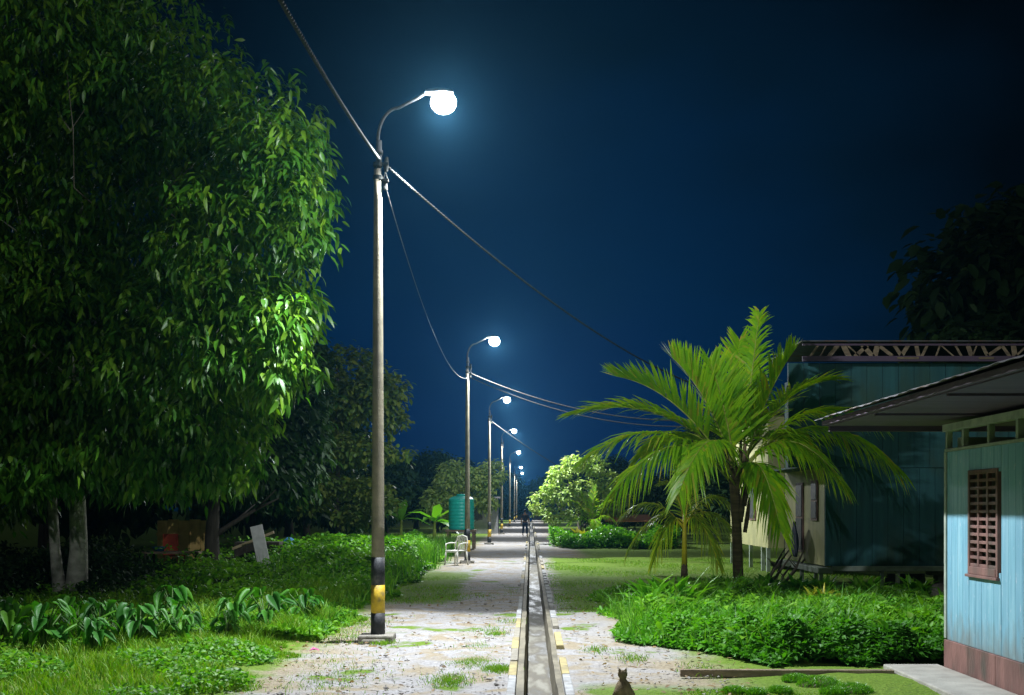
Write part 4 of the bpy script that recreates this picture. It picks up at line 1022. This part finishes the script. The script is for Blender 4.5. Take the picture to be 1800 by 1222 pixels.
# taro plants
def make_taro(seed, nl):
    rs = np.random.RandomState(seed); root = empty('taro_plant')
    m = MB(); B = []; D = []
    for i in range(nl):
        th = i*2.4+rs.rand()*.5; r_ = .08+.22*rs.rand(); z = rs.uniform(.22, .50)
        e_ = Vector((math.cos(th)*r_, math.sin(th)*r_, z)); m.tube([(0, 0, -.03), (e_.x*.35, e_.y*.35, z*.6), tuple(e_)], [.012, .009, .006], 6)
        B.append(tuple(e_)); D.append((math.cos(th), math.sin(th), -1.0+.8*rs.rand()))
    m.build('stalks', M['weed_stem'], root, smooth=True)
    n = len(B)
    v, f, r = heart_cloud(rs, np.array(B), np.array(D), rs.uniform(.13, .25, n), rs.uniform(.12, .21, n), rs.uniform(.1, .8, n))
    np_mesh('leaves', v, f, LEAF['taro'], root, r, smooth=True)
    return root
tp = [make_taro(60+i, 15+i) for i in range(3)]; tu = [False]*3
spots = [(-6.1, 13.2), (-5.5, 12.9), (-4.95, 12.9), (-5.8, 13.8), (-5.2, 13.7), (-4.6, 13.4), (-4.15, 13.6), (-3.75, 14.1), (-6.6, 14.3), (-5.9, 14.8), (-5.2, 14.7), (-4.5, 14.6), (-3.5, 15.0), (-4.0, 15.2), (-6.9, 15.4), (-3.15, 15.9), (-5.0, 15.9), (-3.6, 16.6)]
tw = ['at the far left edge in front', 'second from the left edge in the front row', 'front row, left of the big tree trunk line', 'second row behind the front left plants', 'second row in line with the pale trunk', 'front row right of the pale trunk', 'third from the right in the front row', 'front right, close to the grass', 'back row at the left picture edge', 'back row just before the pale trunk',
      'back row right of the pale trunk', 'middle of the back row', 'near the grass edge behind the front right one', 'back row, left of the one at the grass edge', 'farthest left, beside the tree shade', 'closest to the lamp pole', 'far row among the weeds', 'last one toward the hedge']
for i, ((x, y), wd) in enumerate(zip(spots, tw)):
    k = i % 3; o = tp[k] if not tu[k] else copy_tree(tp[k]); tu[k] = True
    s = .84+.24*math.sin(i*1.7); o.location = (x, y, 0); o.scale = (s, s, s); o.rotation_euler = (0, 0, i*1.9)
    tag(o, 'broad heart-leaved taro plant, '+wd, 'taro plant', 'heart-leaved plants in the left grass')

# strap-leaved plants in the bed
def make_strap(seed, n, L, W, name, matn):
    rs = np.random.RandomState(seed)
    B = rs.normal(0, .08*L/.4, (n, 3)); B[:, 2] = 0.02; a = rs.rand(n)*6.28
    D = np.stack([np.cos(a), np.sin(a), rs.uniform(.5, 2.6, n)], 1)
    v, f, r = leaf_cloud(rs, B, D, rs.uniform(.6, 1.15, n)*L, rs.uniform(.8, 1.2, n)*W, rs.uniform(.2, .9, n), 'lance', roll=.3)
    return np_mesh(name, v, f, LEAF[matn], None, r)
o = make_strap(71, 170, .74, .095, 'leafy_clump', 'bright'); o.location = (2.02, 17.3, .10); tag(o, 'bright strap-leaved clump at the left end of the flower bed', 'plant')
o = make_strap(72, 90, .34, .04, 'yellow_shrub', 'yellow'); o.location = (4.35, 17.0, .20); tag(o, 'small yellow-leaved shrub right of the palm trunk', 'plant')
for i, (x, y, lab) in enumerate(((3.95, 19.6, 'green strap-leaved clump just right of the palm trunk'), (4.75, 20.2, 'green strap-leaved clump below the blue cloth'), (5.25, 20.4, 'green strap-leaved clump in front of the teal house corner'), (3.45, 20.3, 'pale strap-leaved clump behind the palm trunk'), (6.0, 20.2, 'green strap-leaved clump in front of the white stilts'), (4.35, 20.6, 'green strap-leaved clump by the branch pile'), (6.7, 19.8, 'green strap-leaved clump beside the blue house corner'))):
    q = make_strap(80+i, 60, .42, .085, 'leafy_clump', 'taro' if i % 2 else 'bright'); q.location = (x, y, .12); tag(q, lab, 'plant', 'strap-leaved clumps along the back of the bed')
# climber bush round the palm foot
rs2 = np.random.RandomState(9); n = 3800; d = nrm(rs2.normal(0, 1, (n, 3))); r_ = rs2.rand(n)**.4
Bp = d*r_[:, None]*[.48, .42, .34]; Bp[:, 2] = np.abs(Bp[:, 2])
v, f, r = leaf_cloud(rs2, Bp, d+rs2.normal(0, .4, (n, 3)), rs2.uniform(.05, .09, n), rs2.uniform(.035, .055, n), rs2.uniform(0, .6, n), 'round')
o = np_mesh('leafy_bush', v, f, LEAF['dark'], None, r, loc=(3.58, 18.6, .02)); tag(o, 'small dark green bush at the foot of the palm trunk', 'bush')
# yellow croton by the small palm far right
o = make_strap(90, 80, .8, .16, 'yellow_shrub', 'yellow'); o.location = (2.35, 50.2, .2); tag(o, 'yellow-green shrub left of the short palm beyond the lawn', 'plant')

# stones and gravel on the path
def stones(n, seed):
    rs = np.random.RandomState(seed)
    y = 8.8+rs.rand(n)**1.6*16; side = rs.rand(n) < .68
    x = np.where(side, rs.uniform(-2.5, -.22, n), rs.uniform(.42, 2.0, n)); s = rs.uniform(.005, .017, n)*(1+(rs.rand(n) < .04)*1.1)
    ico = np.array([(1, 0, 0), (-1, 0, 0), (0, 1, 0), (0, -1, 0), (0, 0, 1), (0, 0, -.6), (.6, .6, .5), (-.6, .6, .5), (-.6, -.6, .5), (.6, -.6, .5)], float)
    V = ico[None]*s[:, None, None]*rs.uniform(.6, 1.3, (n, 10, 3)); V[:, :, 2] *= .7
    V += np.stack([x, y, np.zeros(n)+.004], 1)[:, None, :]
    tr = np.array([(4, 6, 7), (4, 7, 8), (4, 8, 9), (4, 9, 6), (6, 0, 2), (6, 2, 7), (7, 2, 1), (7, 1, 8), (8, 1, 3), (8, 3, 9), (9, 3, 0), (9, 0, 6), (5, 2, 0), (5, 1, 2), (5, 3, 1), (5, 0, 3)])
    Fc = ((np.arange(n)*10)[:, None, None]+tr[None]).reshape(-1, 3)
    return V.reshape(-1, 3), Fc
V, Fc = stones(2000, 6)
tag(np_mesh('gravel', V, [Fc], mat('pebble', (.42, .40, .38), (.26, .24, .22), 2.0, .9), None, smooth=False), 'loose grey gravel on the path', 'gravel', kind='stuff')

# ------------------------------------------------------------------ objects
def chair():
    root = empty('plastic_chair', (-2.12, 32.6, 0), R(-35))
    m = MB(); m.box((-.22, -.22, .40), (.22, .22, .425)); m.box((-.22, -.235, .36), (.22, -.21, .41)); m.build('seat', M['plastic'], root, bevel=.012)
    for x, y in ((-.2, -.2), (.2, -.2), (-.2, .2), (.2, .2)):
        q = MB(); q.tube([(x*1.18, y*1.2, -.01), (x, y, .41)], [.022, .03], 8); q.build('leg', M['plastic'], root, smooth=True)
    m = MB()
    m.tube([(-.2, .2, .41), (-.215, .25, .62), (-.16, .28, .80), (0, .29, .84), (.16, .28, .80), (.215, .25, .62), (.2, .2, .41)], .022, 8)
    for x in (-.1, -.03, .04, .11): m.box((x-.018, .235, .42), (x+.018, .25, .82), rot=Matrix.Rotation(R(-9), 3, 'X'))
    m.build('backrest', M['plastic'], root, smooth=False)
    for s in (-1, 1):
        q = MB(); q.tube([(s*.215, .25, .62), (s*.25, .05, .63), (s*.25, -.16, .60), (s*.22, -.2, .41)], .018, 8); q.build('armrest', M['plastic'], root, smooth=True)
    tag(root, 'white plastic armchair standing beside the second lamp pole', 'chair')
chair()
def tank():
    root = empty('water_tank', (-2.75, 45.5, 0))
    m = MB()
    prof = [(.50, .78)]
    for i in range(9):
        z = .80+i*.135; prof += [(.50, z), (.515, z+.03), (.515, z+.09), (.50, z+.12)]
    prof += [(.49, 2.0), (.40, 2.08), (.2, 2.13)]
    m.lathe(prof, seg=32); m.build('tank_body', M['tank'], root, smooth=True)
    m = MB(); m.lathe([(.2, 2.13), (.2, 2.18), (.17, 2.20)], seg=20); m.build('lid', M['tank'], root, smooth=True)
    m = MB(); m.box((-.6, -.6, .70), (.6, .6, .78)); m.build('platform', M['wood'], root)
    for x in (-.5, .5):
        for y in (-.5, .5):
            q = MB(); q.box((x-.05, y-.05, -.02), (x+.05, y+.05, .70)); q.build('leg', M['wood'], root)
    tag(root, 'turquoise cylindrical plastic water tank on a wooden stand behind the second lamp pole', 'water tank')
tank()
root = bpy.data.objects[-1] if False else None

# plank edging in front of the bed
m = MB(); m.box((1.45, 10.95, -.02), (3.5, 11.03, .05), rot=Matrix.Rotation(R(-1.2), 3, 'Z')); tag(m.build('plank', M['wood'], bevel=.006), 'long weathered plank lying along the front of the weed bed', 'plank')
m = MB(); m.tube([(2.32, 18.0, .06), (2.48, 17.4, .42)], .012, 6); m.tube([(2.42, 17.6, .28), (2.55, 17.5, .38)], .008, 6); tag(m.build('stick', M['pale_wood']), 'thin pale stick poking out of the weeds right of the bright clump', 'stick')
# litter on the path edge
m = MB(); rr = random.Random(8)
m.quad([(-.05, 0, .0), (.02, -.03, .02), (.06, .03, .012), (-.01, .05, .03)]); m.quad([(-.05, 0, .004), (-.01, .05, .034), (.06, .03, .016), (.02, -.03, .024)]); m.quad([(.02, -.03, .02), (.07, -.02, .005), (.06, .03, .012)])
o = m.build('wrapper', mat('pink_plastic', (.55, .07, .25), (.40, .05, .2), 20, .4), loc=(-2.45, 12.85, 0)); tag(o, 'small crumpled pink wrapper on the dirt left of the nearest pole', 'litter')
# fallen dry leaves
rs3 = np.random.RandomState(14); n = 620; y = 9+rs3.rand(n)**1.3*12; x = np.where(rs3.rand(n) < .4, rs3.uniform(-2.9, -1.4, n), np.where(rs3.rand(n) < .25, rs3.uniform(-1.4, -.3, n), rs3.uniform(.5, 2.2, n)))
D = rs3.normal(0, 1, (n, 3)); D[:, 2] = .08
V, Fc, rn = leaf_cloud(rs3, np.stack([x, y, np.full(n, .015)], 1), D, rs3.uniform(.04, .09, n), rs3.uniform(.02, .04, n), rs3.uniform(0, .4, n), 'round')
tag(np_mesh('fallen_leaves', V, Fc, LEAF['dry'], None, rn), 'dry brown leaves scattered over the path', 'leaves', kind='stuff')

# cloth and branch pile at the yellow wall
def hanging_cloth():
    m = MB(); nx, nz = 12, 14; rr = random.Random(6)
    W0 = P(1396, 985, 23.2); rows = []
    for j in range(nz+1):
        v = j/nz; wd = .30+.16*math.sin(math.pi*min(1, v*1.25))-.26*max(0, v-.72)*3.3; n = len(m.v); rows.append(n)
        for i in range(nx+1):
            u = i/nx-.5
            m.v.append((u*wd*.15-.06+.02*math.sin(i*1.6+j*.3), u*wd*1.8, v*.72))
    for a, b in zip(rows, rows[1:]):
        for k in range(nx): m.f.append((a+k, a+k+1, b+k+1, b+k)); m.m.append(0)
    o = m.build('hanging_cloth', M['navy'], smooth=True, loc=(5.55, 23.6, .62)); s = o.modifiers.new('solid', 'SOLIDIFY'); s.thickness = .02
    tag(o, 'dark navy cloth hanging against the yellow side wall of the teal house', 'cloth')
hanging_cloth()
rr = random.Random(17)
for i in range(7):
    a = Vector((5.05+rr.uniform(-.35, .25), 23.3+rr.uniform(-.4, .4), 0)); th = rr.uniform(-.6, .6)
    m = MB(); l = rr.uniform(.5, 1.0)
    d = Vector((.45*math.cos(th), math.sin(th)*.5, rr.uniform(.5, 1))).normalized()
    p1 = d*l*.5+Vector((rr.uniform(-.06, .06), rr.uniform(-.06, .06), 0)); p2 = d*l
    m.tube([(0, 0, -.02), tuple(p1), tuple(p2)], [.035, .028, .012], 7); m.tube([tuple(p1), tuple(p1+Vector((-.15, .05, .2)))], [.015, .005], 5)
    o = m.build('branch', M['bark'], smooth=True, loc=a)
    tag(o, 'gnarled dead branch in the pile by the yellow wall, '+['longest one', 'second from the house corner', 'one with a forked tip', 'shortest one', 'steepest one', 'flattest one', 'one nearest the dark cloth'][i], 'branch', 'dead branches piled by the yellow wall')

# junk under the big tree
def table():
    root = empty('low_table', (-8.75, 27.8, 0))
    m = MB(); m.box((-.62, -.35, .52), (.75, .35, .57)); m.build('table_top', M['wood'], root)
    for x in (-.55, .68):
        for y in (-.3, .3):
            q = MB(); q.box((x-.03, y-.03, -.02), (x+.03, y+.03, .52)); q.build('leg', M['dark_bark'], root)
    tag(root, 'low wooden table in the shade between the two tree trunks on the left', 'table')
table()
m = MB(); m.lathe([(.10, 0), (.17, .10), (.18, .11), (.165, .11), (.09, .02)], seg=20); o = m.build('basin', M['blue_cloth'], smooth=True, loc=(-9.05, 27.75, .572)); tag(o, 'small blue basin on the left end of the low table', 'basin')
m = MB()
for i in range(5): m.box((-.7+i*.28, 0, -.02), (-.43+i*.28, .04, 1.30+.03*(i % 2)))
m.box((-.72, -.03, .9), (.72, -.001, .98))
o = m.build('board_fence', mat('cream_board', (.78, .55, .20), (.52, .34, .10), 4, .8, .2, 20), loc=(-9.0, 29.6, 0)); tag(o, 'cream and orange board screen behind the low table', 'fence')
def red_chair():
    root = empty('red_chair', (-8.95, 28.6, 0), R(170))
    m = MB(); m.box((-.2, -.2, .42), (.2, .2, .45)); m.build('seat', M['red_cloth'], root)
    for x in (-.18, .18):
        for y in (-.18, .18):
            q = MB(); q.tube([(x, y, -.01), (x, y, .42)], .02, 6); q.build('leg', M['red_cloth'], root)
    m = MB(); m.box((-.2, .17, .45), (.2, .2, .98)); m.build('backrest', M['red_cloth'], root)
    tag(root, 'red chair behind the low table under the big tree', 'chair')
red_chair()
m = MB(); m.box((-.03, -.03, 0), (.03, .03, 1.05), rot=Matrix.Rotation(R(68), 3, 'Y'), org=(0, 0, .5)); o = m.build('pole', M['pale_wood'], loc=(-6.55, 26.8, .35)); tag(o, 'pale wooden pole slanting from the dark trunk to the leaning sheet', 'pole')
for x, z in ((-7.0, .0), (-6.15, .0)):
    pass
m = MB(); m.box((-.13, -.012, 0), (.15, .012, 1.15), rot=Matrix.Rotation(R(-14), 3, 'Y') @ Matrix.Rotation(R(-10), 3, 'X'), org=(0, 0, 0)); o = m.build('board', M['white_paint'], loc=(-5.95, 25.6, .12)); tag(o, 'white board leaning upright right of the dark trunk', 'board')
m = MB(); m.box((-.9, 0, 0), (.9, .7, .42)); m.box((-.6, .05, .42), (.5, .6, .8)); o = m.build('crate', M['dark_bark'], loc=(-6.6, 27.6, 0), bevel=.02); tag(o, 'dark wooden crates stacked between the dark trunk and the white board', 'crate')
m = MB(); nx = 10; rows = []
for j in range(7):
    n = len(m.v); rows.append(n)
    for i in range(nx+1):
        u = i/nx; v = j/6; m.v.append((u*1.1-.5, v*.8-.4, .45*math.exp(-((u-.55)**2*6+(v-.5)**2*7))+.30*u*(1-v)*.5+.03*math.sin(i*2.1+j)))
for a, b in zip(rows, rows[1:]):
    for k in range(nx): m.f.append((a+k, a+k+1, b+k+1, b+k)); m.m.append(0)
o = m.build('tarpaulin', M['blue_cloth'], smooth=True, loc=(-6.5, 30.2, .35)); s = o.modifiers.new('solid', 'SOLIDIFY'); s.thickness = .02; tag(o, 'crumpled blue tarpaulin on a heap behind the weeds on the left', 'tarpaulin')
m = MB(); m.lathe([(.62, -.02), (.55, .2), (.35, .36), (.05, .42)], seg=18); o = m.build('soil_heap', M['dirt_mound'], smooth=True, loc=(-6.5, 30.2, 0)); tag(o, 'dark soil heap under the blue tarpaulin', 'heap')
# rock by the bed at the back
for i, (x, y, s_) in enumerate(((2.75, 20.9, .16), (7.6, 21.0, .28))):
    rs4 = np.random.RandomState(i); m = MB(); m.lathe([(.9, -.1), (1, .1), (.85, .45), (.5, .7), (.08, .8)], seg=11)
    m.v = [tuple(np.array(v)*s_*(1+rs4.normal(0, .06))) for v in m.v]
    o = m.build('rock', M['slab'], smooth=True, loc=(x, y, 0)); tag(o, ('low grey rock on the lawn left of the palm trunk', 'grey rock under the teal house beside the blue house corner')[i], 'rock')

# ------------------------------------------------------------------ figures
def skin_obj(name, verts, edges, radii, mat_, parent=None, loc=None, sub=2, rotz=0):
    me = bpy.data.meshes.new(name); me.from_pydata(verts, edges, []); me.materials.append(mat_)
    o = bpy.data.objects.new(name, me); C.objects.link(o); o.parent = parent
    if loc is not None: o.location = loc
    o.rotation_euler = (0, 0, rotz)
    sk = o.modifiers.new('skin', 'SKIN'); sk.use_smooth_shade = True
    if not me.skin_vertices: me.attributes.new('x', 'FLOAT', 'POINT')
    for i, r in enumerate(radii):
        me.skin_vertices[0].data[i].radius = (r, r) if not isinstance(r, tuple) else r
    me.skin_vertices[0].data[0].use_root = True
    s = o.modifiers.new('sub', 'SUBSURF'); s.levels = sub; s.render_levels = sub
    return o
def person(loc, rz, top, bottom, label, stride=.22, h=1.66):
    s = h/1.7; root = empty('person', loc, rz)
    V = [(0,0,.95),(0,0,1.12),(0,.0,1.32),(0,0,1.44),(0,-.01,1.53),(0,-.02,1.63),
         (.19,0,1.38),(.25,.05,1.10),(.26,-.04,.86),(.26,-.07,.77),(-.19,0,1.38),(-.25,-.05,1.10),(-.26,-.10,.87),(-.26,-.13,.78),
         (.09,0,.90),(.10,-stride*.6,.50),(.10,-stride*.8,.09),(.10,-stride-.14,.035),
         (-.09,0,.90),(-.10,stride*.4,.50),(-.10,stride*1.25,.13),(-.10,stride*1.25-.14,.03)]
    E = [(0,1),(1,2),(2,3),(3,4),(4,5),(3,6),(6,7),(7,8),(8,9),(3,10),(10,11),(11,12),(12,13),(0,14),(14,15),(15,16),(16,17),(0,18),(18,19),(19,20),(20,21)]
    Rr = [.135,.125,.15,.08,.055,.095,.06,.045,.033,.035,.06,.045,.033,.035,.095,.062,.042,.035,.095,.062,.042,.035]
    V = [tuple(c*s for c in v) for v in V]; Rr = [r*s for r in Rr]
    skin_obj('body', V, E, Rr, M['skin'], root)
    tv = [(0,0,.93),(0,0,1.12),(0,0,1.32),(0,0,1.42),(.18,0,1.39),(.235,.03,1.20),(-.18,0,1.39),(-.235,-.03,1.20)]
    skin_obj('shirt', [tuple(c*s for c in v) for v in tv], [(0,1),(1,2),(2,3),(3,4),(4,5),(3,6),(6,7)], [x*s for x in (.155,.145,.168,.09,.078,.066,.078,.066)], top, root)
    bv = [(0,0,.95),(.09,0,.88),(.10,-stride*.6,.50),(.10,-stride*.78,.14),(-.09,0,.88),(-.10,stride*.4,.50),(-.10,stride*1.2,.18)]
    skin_obj('trousers', [tuple(c*s for c in v) for v in bv], [(0,1),(1,2),(2,3),(0,4),(4,5),(5,6)], [x*s for x in (.152,.11,.078,.06,.11,.078,.06)], bottom, root)
    hv = MB(); hv.lathe([(.06,1.60),(.10,1.66),(.103,1.70),(.075,1.75),(.02,1.765)], 0, .005, 14); hv.v = [tuple(c*s for c in v) for v in hv.v]; hv.build('hair', M['hair'], root, smooth=True)
    return tag(root, label, 'person')
person((-.30, 66, 0), R(10), M['black_cloth'], M['navy'], 'person in dark clothes walking on the far path left of the drain', h=1.5)

def cat():
    root = empty('cat', (.785, 9.55, 0), R(8))
    prof = [(-.004, .045, .0), (.02, .082, .0), (.055, .094, .0), (.095, .088, .004), (.135, .074, .012), (.165, .058, .024), (.185, .040, .034), (.200, .032, .040), (.215, .036, .044), (.235, .045, .048), (.255, .045, .050), (.272, .034, .050), (.282, .014, .048)]
    m = MB(); seg = 18; rings = []; rr = random.Random(3)
    for z, r, yo in prof:
        n = len(m.v); rings.append(n)
        for k in range(seg):
            th = 2*math.pi*k/seg; ha = .022*math.exp(-((z-.045)/.035)**2)*abs(math.cos(th))**3
            hx = 1.08 if z > .21 else 1.0; q = 1+rr.uniform(-.02, .02)
            m.v.append(((r*hx+ha)*math.cos(th)*q, yo+(r*.92)*math.sin(th)*q, z))
    for a, b in zip(rings, rings[1:]):
        for k in range(seg): m.f.append((a+k, a+(k+1) % seg, b+(k+1) % seg, b+k)); m.m.append(0)
    m.f.append(tuple(rings[0]+k for k in reversed(range(seg)))); m.m.append(0); m.f.append(tuple(rings[-1]+k for k in range(seg))); m.m.append(0)
    for sg in (-1, 1):
        m.tube([(sg*.030, .075, .11), (sg*.032, .098, .05), (sg*.032, .115, .005)], [.024, .018, .016], 8)
        m.tube([(sg*.070, .03, .035), (sg*.082, .075, .02), (sg*.080, .11, .014)], [.034, .022, .014], 8)
    m.build('body', M['fur'], root, smooth=True)
    for sg in (-1, 1):
        m = MB(); m.tube([(sg*.022, .05, .262), (sg*.031, .048, .283), (sg*.037, .046, .305)], [.020, .014, .001], 8); m.build('ear', M['fur'], root, smooth=True)
    m = MB(); m.tube([(0, -.075, .03), (.06, -.11, .018), (.13, -.09, .014), (.16, -.03, .012), (.15, .02, .012)], [.018, .017, .015, .012, .006], 8); m.build('tail', M['fur'], root, smooth=True)
    root.scale = (.86, .86, .86)
    tag(root, 'small brown cat sitting with its back turned on the mossy grass at the bottom edge', 'cat')
cat()

# ------------------------------------------------------------------ night air
m = MB(); m.box((-420, -62, -1.5), (420, 820, 32))
hm = bpy.data.materials.new('night_air'); hm.use_nodes = True; nt = hm.node_tree; nt.nodes.clear()
pv = nt.nodes.new('ShaderNodeVolumePrincipled'); pv.inputs['Color'].default_value = (.18, .62, 1, 1); pv.inputs['Density'].default_value = .00037; pv.inputs['Anisotropy'].default_value = .82
mo = nt.nodes.new('ShaderNodeOutputMaterial'); nt.links.new(pv.outputs[0], mo.inputs['Volume'])
hz = m.build('haze', hm); tag(hz, 'thin night haze around the lamps', 'haze', kind='stuff')
